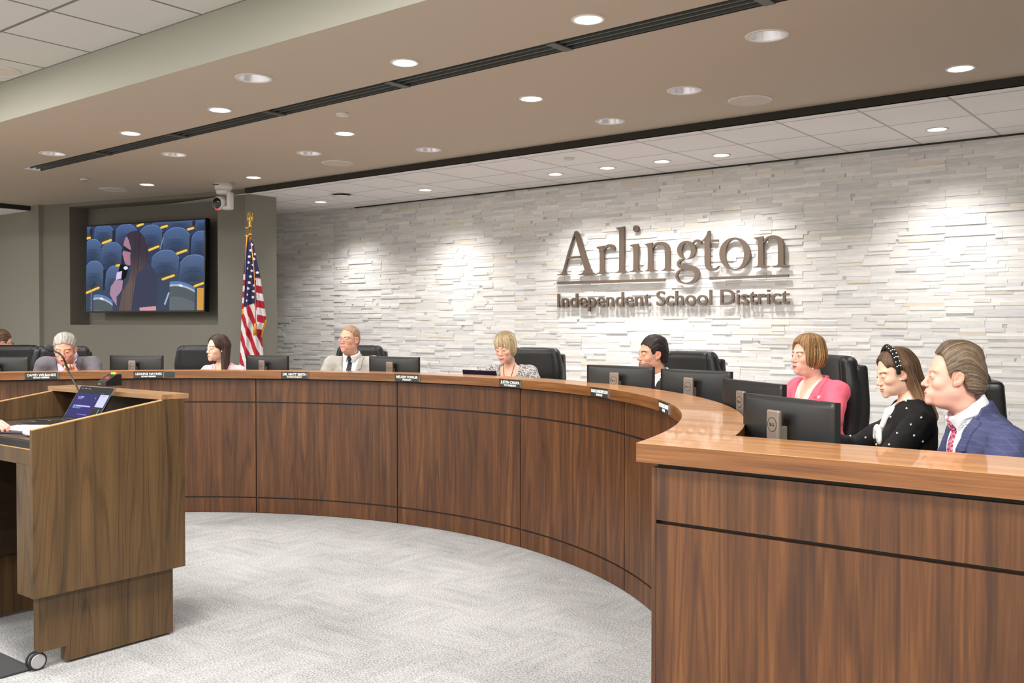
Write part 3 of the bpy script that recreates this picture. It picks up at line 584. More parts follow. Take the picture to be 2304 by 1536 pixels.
def copy_tree(o, parent=None):
    c = o.copy(); COL.objects.link(c); c.parent = parent
    for ch in list(o.children): copy_tree(ch, c)
    return c
def text_obj(name, s, m, parent, width=None, height=None, ext=.0006, bold=0., loc=(0, 0, 0), M=None, align_='CENTER', squash=None, label=None):
    """text turned into a mesh; the baseline runs along +X, letters stand along +Y before M"""
    cu = bpy.data.curves.new(name, 'FONT'); cu.body = s; cu.size = 1; cu.extrude = 0; cu.offset = bold; cu.align_x = align_
    t = bpy.data.objects.new(name, cu); COL.objects.link(t); bpy.context.view_layer.update(); me = bpy.data.meshes.new_from_object(t); bpy.data.objects.remove(t)
    co_ = np.empty(len(me.vertices)*3); me.vertices.foreach_get('co', co_); co_ = co_.reshape(-1, 3); x0, x1 = co_[:, 0].min(), co_[:, 0].max()
    capw = bpy.data.curves.new('t', 'FONT'); sx = width/(x1-x0) if width else height/.7; sy = height/.7 if height else sx
    bm = bmesh.new(); bm.from_mesh(me); bmesh.ops.remove_doubles(bm, verts=bm.verts, dist=1e-5)
    xm = (x0+x1)/2 if align_ == 'CENTER' else x0
    for v in bm.verts: v.co = Vector(((v.co.x-xm)*sx, v.co.y*sy, 0))
    r = bmesh.ops.extrude_face_region(bm, geom=bm.faces[:]); 
    for v in [g_ for g_ in r['geom'] if isinstance(g_, bmesh.types.BMVert)]: v.co.z += ext
    if M is not None: bmesh.ops.transform(bm, matrix=M, verts=bm.verts)
    o = bm_obj(name, bm, m, parent, loc)
    if label: o['label'] = label
    return o
# ------------------------------------------------------------------ the room
ZB, ZW, ZT = 3.20, 3.14, 3.50; YW = 8.57; YBAND = 6.86; YSOF = 3.47
A_, B_ = Vector((-12.80, 6.16, 0)), Vector((-9.31, 6.95, 0)); TD = (B_-A_).normalized(); TN = Vector((TD.y, -TD.x, 0))   # screen wall line and its normal into the room
def plane_holes(name, outer, holes, z, m, **kw):
    bm = bmesh.new(); E = []
    for loop in [outer]+holes:
        vs = [bm.verts.new((x, y, z)) for x, y in loop]; E += [bm.edges.new((vs[i], vs[(i+1) % len(vs)])) for i in range(len(vs))]
    bmesh.ops.triangle_fill(bm, use_beauty=True, edges=E); o = bm_obj(name, bm, m, **kw)
    if o.data.polygons[0].normal.z > 0: o.data.flip_normals()
    return o
def circ(x, y, r, n=28): return [(x+r*math.cos(2*PI*k/n), y+r*math.sin(2*PI*k/n)) for k in range(n)]
S_ = dict(kind='structure')
boxo('floor', (-14.6, -7, -.1), (4, 8.9, 0), 'carpet', **S_)
boxo('wall_left', (-14.7, -7, 0), (-14.5, 8.9, ZT), 'light_wall', **S_)
boxo('wall_right', (4, -7, 0), (4.2, 8.9, ZT), 'light_wall', **S_)
boxo('wall_front', (-14.6, -7.2, 0), (4.1, -7, ZT), 'light_wall', **S_)
# lamps in the beige soffit: (pixel of the lamp in the photograph, wide reflector?)
BR = [(-2.79, 4.2), (-4.12, 4.2), (-6.09, 4.27), (-7.41, 4.33), (-6.02, 5.43), (-4.07, 5.41), (-8.56, 6.42), (-9.93, 6.0), (-1.5, 6.42)]
DM = [(-5.14, 3.86), (-2.17, 5.04), (-3.11, 5.86), (-4.03, 6.38), (-5.97, 6.39), (-6.96, 5.84), (-8.0, 5.11), (-8.84, 4.39)]
WL = [(-2.03, 7.97), (-3.86, 7.97), (-4.44, 7.93), (-5.04, 7.93), (-5.66, 7.93), (-7.46, 7.93), (-9.2, 7.90)]
VX0, VX1, VY0, VY1, VRZ = -9.95, -.6, 4.485, 4.665, math.radians(-1.75)
def vrot(x, y): dx, dy = x-(VX0+VX1)/2, y-(VY0+VY1)/2; return ((VX0+VX1)/2+dx*math.cos(VRZ)-dy*math.sin(VRZ), (VY0+VY1)/2+dx*math.sin(VRZ)+dy*math.cos(VRZ))
plane_holes('ceiling', [(-12.95, YSOF), (4, YSOF), (4, YBAND), (-9.31, YBAND), (-9.31, 7.0), (-12.95, 6.20)], [circ(x, y, .075) for x, y in BR]+[circ(x, y, .105) for x, y in DM]+[[vrot(VX0, VY0), vrot(VX1, VY0), vrot(VX1, VY1), vrot(VX0, VY1)]], ZB, 'beige', **S_)
plane_holes('ceiling', [(-12.0, YBAND), (4, YBAND), (4, 8.9), (-12, 8.9)], [circ(x, y, .072) for x, y in WL], ZW, 'tile_w', **S_)
plane_holes('ceiling', [(-14.6, -7), (4, -7), (4, YSOF), (-14.6, YSOF)], [], ZT, 'tile_g', **S_)
plane_holes('ceiling', [(-14.6, YSOF), (-12.95, YSOF), (-12.95, 6.6), (-14.6, 6.6)], [], ZW, 'tile_w', **S_)
boxo('trim_1', (-9.31, YBAND, ZW), (4, YBAND+.03, ZB+.02), 'band', **S_)
boxo('trim_2', (-12.97, YSOF, ZW), (-12.94, 6.25, ZB+.02), 'band', **S_)
boxo('trim_3', (-14.6, YSOF, ZB+.0005), (4, YSOF+.10, ZT+.02), 'soffit', **S_)
boxo('shadow_strip', (-9.28, YW-.035, ZW-.012), (4, YW-.012, ZW+.0), 'band', **S_)  # dark strip stands in for the shadow line along the top of the stone
# screen wall with its recess: built in wall coordinates (s along the wall from A_, n out of the wall)
Mw = Matrix(((TD.x, TN.x, 0, A_.x), (TD.y, TN.y, 0, A_.y), (0, 0, 1, 0), (0, 0, 0, 1))); WLEN = (B_-A_).length
def s_of(px, py): p = at_plane(px, py, A_, TN); return (p-A_).dot(TD), p.z
r0, r1 = s_of(157, 600)[0], s_of(490, 600)[0]; rz0, rz1, RD = 1.62, 3.15, .30
bm = bmesh.new()
bbox(bm, (0, -RD-.06, 0), (WLEN, 0, rz0), M=Mw); bbox(bm, (0, -RD-.06, rz1), (WLEN, 0, ZB+.01), M=Mw)
bbox(bm, (0, -RD-.06, rz0), (r0, 0, rz1), M=Mw); bbox(bm, (r1, -RD-.06, rz0), (WLEN, 0, rz1), M=Mw); bbox(bm, (r0, -RD-.06, rz0), (r1, -RD, rz1), M=Mw)
bm_obj('wall_screen', bm, 'grey', **S_)
boxo('wall_left_back', (-14.6, 6.12, 0), (-12.72, 6.3, ZB), 'greyl', **S_)
boxo('door_1', (-14.5, 6.06, 0), (-13.86, 6.119, 2.9), 'light_wall', **S_)
boxo('wall_column', (B_.x-.30, B_.y-.02, 0), (B_.x, B_.y+.36, ZB), 'greyl', **S_)
# ledgestone wall: every strip of stone is real geometry
def stone_wall(name, p0, p1, z1):
    d = (p1-p0).normalized(); n = Vector((d.y, -d.x, 0)); Lw = (p1-p0).length; rs = np.random.RandomState(11); V, F, Cc = [], [], []
    base = np.array([s2l(c) for c in ((226, 225, 223), (231, 230, 228), (219, 218, 217), (226, 223, 218), (213, 213, 214), (236, 235, 233), (224, 222, 219))])
    zr = 0.; row = 0; hh = .0305
    while zr < z1:
        k4 = row//5; x = -(.31 if k4 % 2 else 0)-rs.rand()*.02
        while x < Lw:
            pw = .61; cuts = sorted(rs.uniform(.12, .49, rs.choice([1, 2, 2]))); xs = [0]+list(cuts)+[pw]
            for a, b in zip(xs, xs[1:]):
                if b-a < .05: continue
                x0, x1 = max(0, x+a), min(Lw, x+b)
                if x1-x0 < .01: continue
                dp = rs.choice([.002, .004, .006, .009, .013], p=[.24, .30, .24, .15, .07]); zz1 = min(z1, zr+hh-.0003); c = base[rs.randint(len(base))]*rs.uniform(.94, 1.03)
                if rs.rand() < .02: c = c*np.array([1., .93, .82])
                i0 = len(V)
                for (u, e, z) in ((x0+.0003, 0, zr), (x1-.0003, 0, zr), (x1-.0003, 0, zz1), (x0+.0003, 0, zz1), (x0+.0006, dp, zr), (x1-.0006, dp, zr), (x1-.0006, dp, zz1), (x0+.0006, dp, zz1)):
                    q = p0+d*u+n*e; V.append((q.x, q.y, z)); Cc.append(c)
                for q in ((4, 5, 6, 7), (0, 1, 5, 4), (2, 3, 7, 6), (0, 4, 7, 3), (1, 2, 6, 5)): F.append([i0+t for t in q])
            x += pw
        zr += hh; row += 1
    i0 = len(V)
    for u, z in ((0, 0), (Lw, 0), (Lw, z1), (0, z1)): q = p0+d*u; V.append((q.x, q.y, z)); Cc.append(base[4]*.8)
    F.append([i0, i0+1, i0+2, i0+3])
    o = bpy.data.objects.new(name, np_mesh(name, V, F, MAT['stone'], np.array(Cc), False)); link(o, kind='structure'); return o
stone_wall('wall_back', Vector((-9.72, YW, 0)), Vector((4, YW, 0)), ZW)
stone_wall('wall_back_left', Vector((-11.4, YW-.38, 0)), Vector((-9.72, YW, 0)), ZW)
# ------------------------------------------------------------------ lamps
def light(kind, loc, energy, parent=None, **kw):
    l = bpy.data.lights.new('lamp_light', kind); l.energy = energy
    for k, v in kw.items(): setattr(l, k, v)
    o = bpy.data.objects.new('lamp_light', l); o.location = loc; link(o, parent); return o
def downlight(x, y, z, r, wide, mglow, energy, label, group, spot=110, tilt=0.):
    e = empty('downlight', (x, y, z), 0, label, 'ceiling light', group)
    bm = bmesh.new(); lathe(bm, [(r-.002, -.001), (r-.004, -.006), (r+.012, -.006), (r+.015, 0), (r-.002, 0)], 32); bm_obj('trim_ring', bm, 'trimw', e, smooth=True)
    bm = bmesh.new(); dep = .11 if wide else .012; rt = r*.5 if wide else r-.002; lathe(bm, [(r, 0), (rt+.6*(r-rt), dep*.5), (rt, dep)], 32); bm_obj('reflector', bm, 'reflector', e, smooth=True)
    bm = bmesh.new(); lathe(bm, [(0.0005, dep-.001), (rt, dep-.001)], 32); bm_obj('lens', bm, mglow, e)
    lo = light('SPOT', (0, 0, -.012), energy, e, spot_size=math.radians(spot), spot_blend=1., shadow_soft_size=r*.8, color=(1, .965, .93)); lo.rotation_euler = (tilt, 0, 0)
    return e
W_ = ['nearest the top edge of the photograph', 'second from the right', 'third from the right', 'far left']
brl = ['bright downlight closest to the camera, beside the long black vent', 'bright downlight in the front row, second from the camera', 'bright downlight in the front row, third from the camera, near the vent', 'bright downlight farthest left in the front row before the vent', 'bright downlight behind the vent near the small round sensor', 'bright downlight behind the vent above the middle of the curved desk', 'bright downlight beside the white ceiling camera', 'bright downlight above the wall screen', 'bright downlight at far right beside the black soffit edge']
for (x, y), lb in zip(BR, brl): downlight(x, y, ZB, .075, False, 'lamp', P_DOWN, lb, 'bright round downlights in the beige ceiling')
dml = ['wide reflector downlight standing alone in front of the vent', 'largest wide reflector downlight, at upper right behind the vent', 'wide reflector downlight beside the big round speaker at right', 'wide reflector downlight close to the black soffit edge, right of centre', 'wide reflector downlight close to the black soffit edge, right of the middle speaker', 'wide reflector downlight just left of the middle round speaker', 'wide reflector downlight above the empty middle of the vent, left side', 'wide reflector downlight at far left beside the end of the vent']
for (x, y), lb in zip(DM, dml): downlight(x, y, ZB, .105, True, 'lampdim', P_DIM, lb, 'wide reflector downlights in the beige ceiling', 120)
wll = ['small wall-washing downlight in the white tiles at far right', 'small downlight in the white tiles above the right end of the big letters', 'small downlight in the white tiles above the middle of the big letters', 'small downlight in the white tiles above the dot of the big letters', 'small downlight in the white tiles left of the big letters', 'small downlight in the white tiles midway to the flag', 'small downlight in the white tiles nearest the dark column']
for (x, y), lb in zip(WL, wll): downlight(x, y, ZW, .072, False, 'lampw', P_WASH*(1.0 if -6 < x < -3 else 1.3), lb, 'wall-washing downlights over the stone wall', 118, .05)
for i in range(4):  # unseen panels added as fill light for the room and the faces
    for j, yy in enumerate((1.6, -1.6, -4.8)):
        xx = -11.6+4.2*i; t = boxo('fill_light_panel', (-.6, -.3, -.012), (.6, .3, .0), 'fill_panel', loc=(xx, yy, ZT-.002)); tag(t, 'added unseen rectangular fill light panel in the grey white tiles over the audience', 'ceiling light', 'added fill light panels over the audience')
        light('AREA', (0, 0, -.03), P_FILL, t, shape='RECTANGLE', size=1.15, size_y=.55, color=(1, .97, .93))
# ceiling vent: long black slot with grey slats and joints
v = empty('ceiling_vent', ((VX0+VX1)/2, (VY0+VY1)/2, ZB), VRZ, 'long black slotted air vent crossing the beige ceiling', 'vent'); hx, hy = (VX1-VX0)/2, (VY1-VY0)/2
bm = bmesh.new(); bbox(bm, (-hx, -hy, .10), (hx, hy, .12)); bbox(bm, (-hx, -hy-.004, 0), (hx, -hy, .12)); bbox(bm, (-hx, hy, 0), (hx, hy+.004, .12)); bm_obj('backing', bm, 'black', v)
for k, yy in enumerate((-.094, -.040, .018, .080)): boxo('slat', (-hx+.06, yy, .004), (hx, yy+.010, .030), 'vent', v)
for xx in (-8.5, -7.2, -5.87, -4.53, -3.19, -1.95): boxo('joint_bar', (xx-(VX0+VX1)/2-.03, -hy, -.006), (xx-(VX0+VX1)/2+.03, hy, .004), 'vent', v)
# round speakers, sensors
def disc(name, x, y, z, r, h, m, label, cat, rim=None):
    e = empty(name, (x, y, z), 0, label, cat)
    bm = bmesh.new(); lathe(bm, [(.0005, -h), (r*.92, -h), (r*.925, -h+.001)], 36); bm_obj('grille', bm, m, e)
    bm = bmesh.new(); lathe(bm, [(r*.925, -h+.001), (r*.93, -h-.003), (r, -h*.5), (r, 0), (r*.5, 0)], 36); bm_obj('rim', bm, rim or 'trimw', e, smooth=True)
for (x, y), lb in zip([(-2.88, 6.40), (-7.16, 6.36), (-10.6, 5.97)], ['large round white ceiling speaker at right near the black soffit edge', 'round white ceiling speaker above the superintendent nameplate, mid ceiling', 'round white ceiling speaker above the wall screen']): disc('ceiling_speaker', x, y, ZB, .155, .008, 'speaker', lb, 'speaker')
disc('ceiling_speaker', -7.42, 3.28, ZT, .15, .008, 'speaker', 'round ceiling speaker in the grey tile at the top left corner', 'speaker')
disc('smoke_sensor', -5.47, 4.91, ZB, .048, .018, 'trimw', 'small flat white sensor disc behind the vent', 'sensor')
disc('smoke_sensor', -10.1, 5.36, ZB, .045, .020, 'vent', 'small dark sensor on the beige ceiling left of the end speaker', 'sensor')
disc('smoke_sensor', -5.02, 7.25, ZW, .05, .012, 'trimw', 'small white sensor in the white tiles above the letters', 'sensor')
e = empty('wireless_access_point', (-8.5, 7.62, ZW), 0, 'white domed wireless box on the white tiles near the column', 'access point')
boxo('bracket', (-.07, -.07, -.02), (.07, .07, 0), 'band', e, .004); bm = bmesh.new(); lathe(bm, [(.0005, -.055), (.07, -.05), (.11, -.035), (.12, -.022), (.118, -.02)], 32); bm_obj('dome', bm, 'cam', e, smooth=True)
# ceiling camera
cx = at_z(500, 416, ZB); cx = Vector((-9.17, 6.47, ZB)); e = empty('conference_camera', cx, math.radians(25), 'white dome-less pan and tilt camera hanging from the ceiling', 'camera')
bm = bmesh.new(); lathe(bm, [(.0005, -.075), (.085, -.075), (.095, -.062), (.10, 0), (.0005, 0)], 32); bm_obj('mount_base', bm, 'cam', e, smooth=True)
boxo('slot', (-.07, -.1015, -.035), (.0, -.097, -.028), 'black', e)
bm = bmesh.new(); lathe(bm, [(.0005, -.13), (.06, -.13), (.078, -.118), (.085, -.076), (.0005, -.076)], 32); bm_obj('turntable', bm, 'cam', e, smooth=True)
bm = bmesh.new(); bbox(bm, (.055, -.045, -.30), (.105, .05, -.10), .018); bbox(bm, (-.0, -.045, -.30), (.09, .05, -.255), .018); bm_obj('yoke_arm', bm, 'cam', e, smooth=True)
Md = align((-.02, .05, -.215), (-.05, -.10, -.235)); bm = bmesh.new(); lathe(bm, [(.0005, 0), (.055, .0), (.073, .02), (.075, .10), (.066, .118), (.062, .12)], 32, Md); bm_obj('camera_head', bm, 'cam', e, smooth=True)
bm = bmesh.new(); lathe(bm, [(.0005, .128), (.03, .127), (.061, .119)], 32, Md); bm_obj('camera_lens', bm, 'lens', e, smooth=True)
bm = bmesh.new(); q = Md@Vector((0, 0, .118)); bbox(bm, (q.x-.016, q.y-.004, q.z-.075), (q.x+.016, q.y+.01, q.z-.064)); bm_obj('status_light', bm, 'red', e)
# ------------------------------------------------------------------ wall screen
def smooth01(a, b, x): t = np.clip((x-a)/(b-a), 0, 1); return t*t*(3-2*t)
def stroke_d(X, Y, a, b): ax_, ay_ = a; dx, dy = b[0]-ax_, b[1]-ay_; t = np.clip(((X-ax_)*dx+(Y-ay_)*dy)/(dx*dx+dy*dy+1e-9), 0, 1); return np.hypot(X-ax_-t*dx, Y-ay_-t*dy)
def inpoly(X, Y, pts):
    r = np.zeros(X.shape, bool); n = len(pts)
    for i in range(n):
        (x0, y0), (x1, y1) = pts[i], pts[(i+1) % n]
        if y0 == y1: continue
        c = ((y0 > Y) != (y1 > Y))&(X < (x1-x0)*(Y-y0)/(y1-y0)+x0); r ^= c
    return r
def paint_screen(X, Y):
    C = np.tile(np.array([44, 54, 78.]), X.shape+(1,)); C[...] = np.array([50, 62, 92.])
    def put(m, c): 
        m = np.clip(np.asarray(m, float), 0, 1)[..., None]; C[...] = C*(1-m)+np.array(c, float)*m
    put(inpoly(X, Y, [(0, 900), (2000, 900), (2000, 1500), (0, 1500)]), (62, 72, 92))
    for (cx_, y0, w_, h_) in [(60, 150, 160, 200), (350, 150, 290, 260), (1240, 60, 300, 200), (1480, 60, 380, 180), (1810, 60, 200, 200), (700, 150, 320, 300), (1075, 165, 330, 330), (1445, 210, 380, 380), (1790, 265, 260, 340), (185, 370, 270, 320), (480, 415, 320, 330), (1290, 545, 400, 400), (1700, 620, 400, 400), (210, 690, 300, 400), (520, 770, 250, 400)]:
        dx = np.abs(X-cx_-(Y-y0)*-.05)/(w_/2); dy = (Y-y0)/h_; top = (dx**2.6)*.30; ins = (dx < 1)&(dy > top)&(dy < 1); k = .5+.5*np.clip((Y-100)/1200, 0, 1)
        shade = 1.06-.35*dy-.12*np.cos(dx*2)*(dy > .45); c = np.stack([62+26*k, 88+18*k, 142-6*k], -1); C[ins] = c[ins]*shade[ins][:, None]
        put(ins&(dy-top > .60)&(dy-top < .63), (50, 64, 100)); put(ins&((dy-top < .025)), (112, 138, 186))
        put((np.abs(X-(cx_+w_*.54)) < 22)&(dy > .35)&(dy < 1.1), (40, 44, 54))
    for cx_, y0, w_ in ((1530, 1000, 360), (350, 1180, 300)):
        xx = (X-cx_)/(w_/2); yt = y0+90*(xx*.5+.5)+40*xx**2-20; put((np.abs(xx) < 1)&(Y > yt), (96, 122, 172)); put((np.abs(xx) < 1)&(Y > yt+45), (168, 182, 200)); put((np.abs(xx) < 1)&(Y > yt+75), (84, 92, 96)); put((np.abs(xx) < 1)&(Y > yt+230), (98, 106, 110)); put((np.hypot((X-cx_+20)/30, (Y-yt-58)/18) < 1), (225, 230, 240))
    put((X > 1745)&(X < 1842)&(Y > 1120), (206, 150, 72))
    for a, b in [((865, 182), (945, 155)), ((1220, 212), (1300, 188)), ((1605, 245), (1675, 228)), ((75, 360), (130, 352)), ((335, 432), (460, 388)), ((1045, 545), (1180, 492)), ((1455, 602), (1585, 556)), ((1250, 982), (1410, 928)), ((90, 1168), (280, 1095)), ((1710, 1092), (1840, 1045)), ((555, 768), (600, 764))]:
        d_ = stroke_d(X, Y, a, b); put(stroke_d(X, Y+14, a, b) < 26, (90, 70, 40)); put(d_ < 17, (226, 178, 50)); put(stroke_d(X, Y+7, a, b) < 8, (240, 214, 130))
    put(stroke_d(X, Y, (1340, 1190), (1285, 1350)) < 12, (160, 176, 190)); put(stroke_d(X, Y, (165, 1110), (165, 1440)) < 6, (130, 150, 176)); put(stroke_d(X, Y, (165, 1110), (225, 1010)) < 6, (40, 44, 50)); put(stroke_d(X, Y, (1250, 360), (1205, 530)) < 8, (120, 140, 160))
    # the woman on the screen
    put(inpoly(X, Y, [(1000, 720), (1090, 790), (1150, 900), (1190, 1060), (1170, 1390), (900, 1420), (590, 1445), (590, 1250), (760, 800)]), (62, 64, 86)); put(inpoly(X, Y, [(910, 1400), (1155, 1378), (1160, 1450), (920, 1450)]), (206, 150, 160))
    put(inpoly(X, Y, [(540, 980), (660, 990), (640, 1130), (600, 1190), (560, 1230), (565, 1360), (510, 1290), (455, 1190), (470, 1080)]), (164, 134, 158)); put(inpoly(X, Y, [(690, 340), (760, 330), (800, 760), (720, 770), (680, 730), (655, 640), (640, 590), (655, 540), (660, 420)]), (164, 122, 142)); put(inpoly(X, Y, [(655, 470), (770, 545), (770, 575), (655, 545)]), (40, 40, 54))
    put(np.hypot((X-690)/26, (Y-665)/14) < 1, (196, 120, 140))
    hair = inpoly(X, Y, [(690, 330), (740, 275), (830, 252), (920, 285), (980, 370), (1010, 480), (1040, 640), (1010, 740), (940, 830), (860, 900), (830, 1100), (790, 1440), (600, 1440), (640, 1180), (740, 1000), (775, 850), (760, 640), (770, 520), (740, 400), (715, 350)])
    k = np.clip((Y-560)/500, 0, 1)[..., None]; st_ = .85+.3*n1(X*.09+.004*Y, 2.)[..., None]; hc = (np.array([58, 50, 62.])*(1-k)+np.array([96, 82, 78.])*k)*st_; C[hair] = hc[hair]
    put(inpoly(X, Y, [(610, 750), (740, 770), (700, 960), (640, 980), (585, 840)]), (18, 18, 24)); put(np.hypot((X-695)/32, (Y-805)/26) < 1, (220, 228, 240)); put(inpoly(X, Y, [(560, 870), (640, 850), (630, 960), (545, 980)]), (206, 196, 226))
    return s2l(C.clip(0, 255))
def picture(name, W, H, nx, ny, fn, parent, M, m='screen'):
    u = np.linspace(0, 1, nx+1); v = np.linspace(0, 1, ny+1); U, Vv = np.meshgrid(u, v); C = fn(U, Vv).reshape(-1, 3)
    P = np.stack([(U.ravel()-.5)*W, np.zeros(U.size), (.5-Vv.ravel())*H, np.ones(U.size)], 1)@np.array(M).T; i = np.arange(nx*ny); r, c = i//nx, i % nx; a = r*(nx+1)+c
    o = bpy.data.objects.new(name, np_mesh(name, P[:, :3], np.stack([a, a+nx+1, a+nx+2, a+1], 1), MAT[m], C, False)); return link(o, parent)
sL, sR = s_of(191, 600)[0], s_of(457, 600)[0]; zT, zBt = 2.885, 1.795; TW, TH = sR-sL, zT-zBt
tvc = A_+TD*((sL+sR)/2)+Vector((0, 0, (zT+zBt)/2))-TN*.02
Mt = Matrix(((TD.x, -TN.x, 0, 0), (TD.y, -TN.y, 0, 0), (0, 0, 1, 0), (0, 0, 0, 1)))@Matrix.Rotation(math.radians(-1.5), 4, 'X')
tv = empty('television', tvc, 0, 'large flat television in the wall recess showing a woman speaking', 'television')
bm = bmesh.new(); bbox(bm, (-TW/2-.018, .004, -TH/2-.018), (TW/2+.018, .075, TH/2+.018), .004, Mt); bm_obj('housing', bm, 'bezel', tv)
bm = bmesh.new()
for lo, hi in (((-TW/2-.018, -.004, -TH/2-.018), (TW/2+.018, .006, -TH/2)), ((-TW/2-.018, -.004, TH/2), (TW/2+.018, .006, TH/2+.018)), ((-TW/2-.018, -.004, -TH/2), (-TW/2, .006, TH/2)), ((TW/2, -.004, -TH/2), (TW/2+.018, .006, TH/2))): bbox(bm, lo, hi, 0, Mt)
bm_obj('bezel', bm, 'bezel', tv)
picture('screen', TW, TH, 520, 292, lambda U, Vv: paint_screen(80+1760*U, (185-85*U)+(1440-185+95*U)*Vv), tv, Mt@Matrix.Translation((0, .002, 0)))
bm = bmesh.new(); bbox(bm, (-.3, .07, -.25), (.3, .26, .25), 0, Mt); bm_obj('wall_mount', bm, 'black', tv)
# ------------------------------------------------------------------ sign on the stone wall
YS = YS0 = YW-.058; SGN = empty('wall_sign', (-4.74, YS, 1.8), 0, 'bronze raised lettering with two underline bars on the pale stone wall', 'sign')
def z1p(x, y): p = at_Y(1250+x/8.229, 500+y/8.229, YS); return (p.x, p.z)
def z2p(x, y): p = at_Y(1500+x/8.229, 500+y/8.229, YS); return (p.x, p.z)
def cr_(pts, n=6, closed=False):
    P = [np.array(p, float) for p in pts]; out = []; m = len(P)
    for i in range(m if closed else m-1):
        p0 = P[(i-1) % m] if closed or i > 0 else 2*P[0]-P[1]; p1, p2 = P[i], P[(i+1) % m]; p3 = P[(i+2) % m] if closed or i+2 < m else 2*P[-1]-P[-2]
        for k in range(n): t = k/n; out.append(.5*((2*p1)+(-p0+p2)*t+(2*p0-5*p1+4*p2-p3)*t*t+(-p0+3*p1-3*p2+p3)*t**3))
    if not closed: out.append(P[-1])
    return out
ZF = [0]
def solid2d(bm, loop, depth):
    ZF[0] = (ZF[0]+1) % 7; YS = YS0+ZF[0]*.0006
    a = [bm.verts.new((x, YS, z)) for x, z in loop]; b = [bm.verts.new((x, YS+depth, z)) for x, z in loop]; n = len(a)
    for i in range(n): bm.faces.new((a[i], a[(i+1) % n], b[(i+1) % n], b[i]))
    bmesh.ops.triangle_fill(bm, use_beauty=False, edges=[bm.edges.get((a[i], a[(i+1) % n])) for i in range(n)])
def strip2d(bm, L, R, depth):
    ZF[0] = (ZF[0]+1) % 7; YS = YS0+ZF[0]*.0006
    n = len(L); q = [[bm.verts.new((x, YS, z)) for x, z in s] for s in (L, R)]; p = [[bm.verts.new((x, YS+depth, z)) for x, z in s] for s in (L, R)]
    for i in range(n-1):
        bm.faces.new((q[0][i], q[0][i+1], q[1][i+1], q[1][i])); bm.faces.new((q[0][i], q[0][i+1], p[0][i+1], p[0][i])); bm.faces.new((q[1][i], q[1][i+1], p[1][i+1], p[1][i]))
    for i in (0, n-1): bm.faces.new((q[0][i], q[1][i], p[1][i], p[0][i]))
def stroke(bm, f, pts, n=6, dep=.028):
    S = cr_(pts, n); L, R = [], []
    for i, s in enumerate(S):
        t = (S[min(i+1, len(S)-1)]-S[max(i-1, 0)])[:2]; t = t/(np.linalg.norm(t)+1e-9); nn = np.array([-t[1], t[0]])*s[2]/2; L.append(f(*(s[:2]+nn))); R.append(f(*(s[:2]-nn)))
    strip2d(bm, L, R, dep)
def ringd(bm, f, c0, r0, c1, r1, n=48, dep=.028):
    L = [f(c0[0]+r0[0]*math.cos(2*PI*k/n), c0[1]+r0[1]*math.sin(2*PI*k/n)) for k in range(n+1)]; R = [f(c1[0]+r1[0]*math.cos(2*PI*k/n), c1[1]+r1[1]*math.sin(2*PI*k/n)) for k in range(n+1)]; strip2d(bm, L, R, dep)
def poly(bm, f, pts, dep=.028): solid2d(bm, [f(*p) for p in pts], dep)
def serif(bm, f, xl, xr, y, sl, sr, k=-.033, h=16, br=58):
    yy = lambda x: y+k*(x-xl); P = [(xl, yy(xl)), (xl, yy(xl)-h)]
    for t in np.linspace(0, 1, 6): P.append((xl+(sl-xl)*math.sin(t*PI/2), yy(xl)-h-(br-h)*(1-math.cos(t*PI/2))))
    for t in np.linspace(1, 0, 6): P.append((xr+(sr-xr)*math.sin(t*PI/2), yy(xr)-h-(br-h)*(1-math.cos(t*PI/2))))
    P += [(xr, yy(xr)-h), (xr, yy(xr))]; poly(bm, f, P)
def letter(fn):
    bm = bmesh.new(); fn(bm); o = bm_obj('letter', bm, 'sign', SGN); o.location = -SGN.location
def L_A(b):
    stroke(b, z1p, [(362, 165, 22), (250, 520, 30), (140, 930, 34)], 4); stroke(b, z1p, [(365, 168, 40), (400, 260, 86), (500, 600, 92), (610, 945, 104)], 4)
    stroke(b, z1p, [(215, 655, 40), (330, 648, 40), (450, 640, 40)], 2); serif(b, z1p, 22, 242, 978, 122, 165, h=14, br=70); serif(b, z1p, 415, 750, 975, 515, 655, h=14, br=90)
def L_r(b): stroke(b, z1p, [(848, 450, 78), (852, 700, 78), (853, 930, 82)], 3); poly(b, z1p, [(750, 458), (885, 430), (887, 540), (812, 545), (800, 500), (775, 485)]); stroke(b, z1p, [(888, 520, 14), (925, 455, 40), (1000, 428, 52), (1055, 458, 66), (1068, 515, 40)]); serif(b, z1p, 765, 965, 952, 812, 893)
def L_l(b): stroke(b, z1p, [(1218, 110, 87), (1218, 500, 87), (1215, 900, 88)], 3); poly(b, z1p, [(1105, 102), (1262, 74), (1262, 170), (1176, 190), (1165, 145), (1140, 120)]); serif(b, z1p, 1105, 1330, 935, 1170, 1262)
def L_i(b): ringd(b, z1p, (1480, 116), (53, 62), (1480, 116), (.5, .5), 28); stroke(b, z1p, [(1482, 400, 88), (1482, 650, 88), (1480, 880, 90)], 3); poly(b, z1p, [(1370, 420), (1525, 392), (1525, 480), (1438, 500), (1425, 460), (1395, 445)]); serif(b, z1p, 1370, 1597, 920, 1435, 1527)
def L_n(b):
    stroke(b, z1p, [(1746, 390, 84), (1748, 640, 84), (1746, 870, 86)], 3); poly(b, z1p, [(1640, 402), (1786, 372), (1786, 470), (1705, 480), (1692, 440), (1665, 425)]); serif(b, z1p, 1650, 1868, 910, 1702, 1790)
    stroke(b, z1p, [(1790, 470, 16), (1840, 405, 36), (1925, 382, 46), (2010, 405, 70), (2055, 480, 88), (2062, 650, 88), (2064, 860, 90)]); serif(b, z1p, 1955, 2182, 898, 2018, 2108)
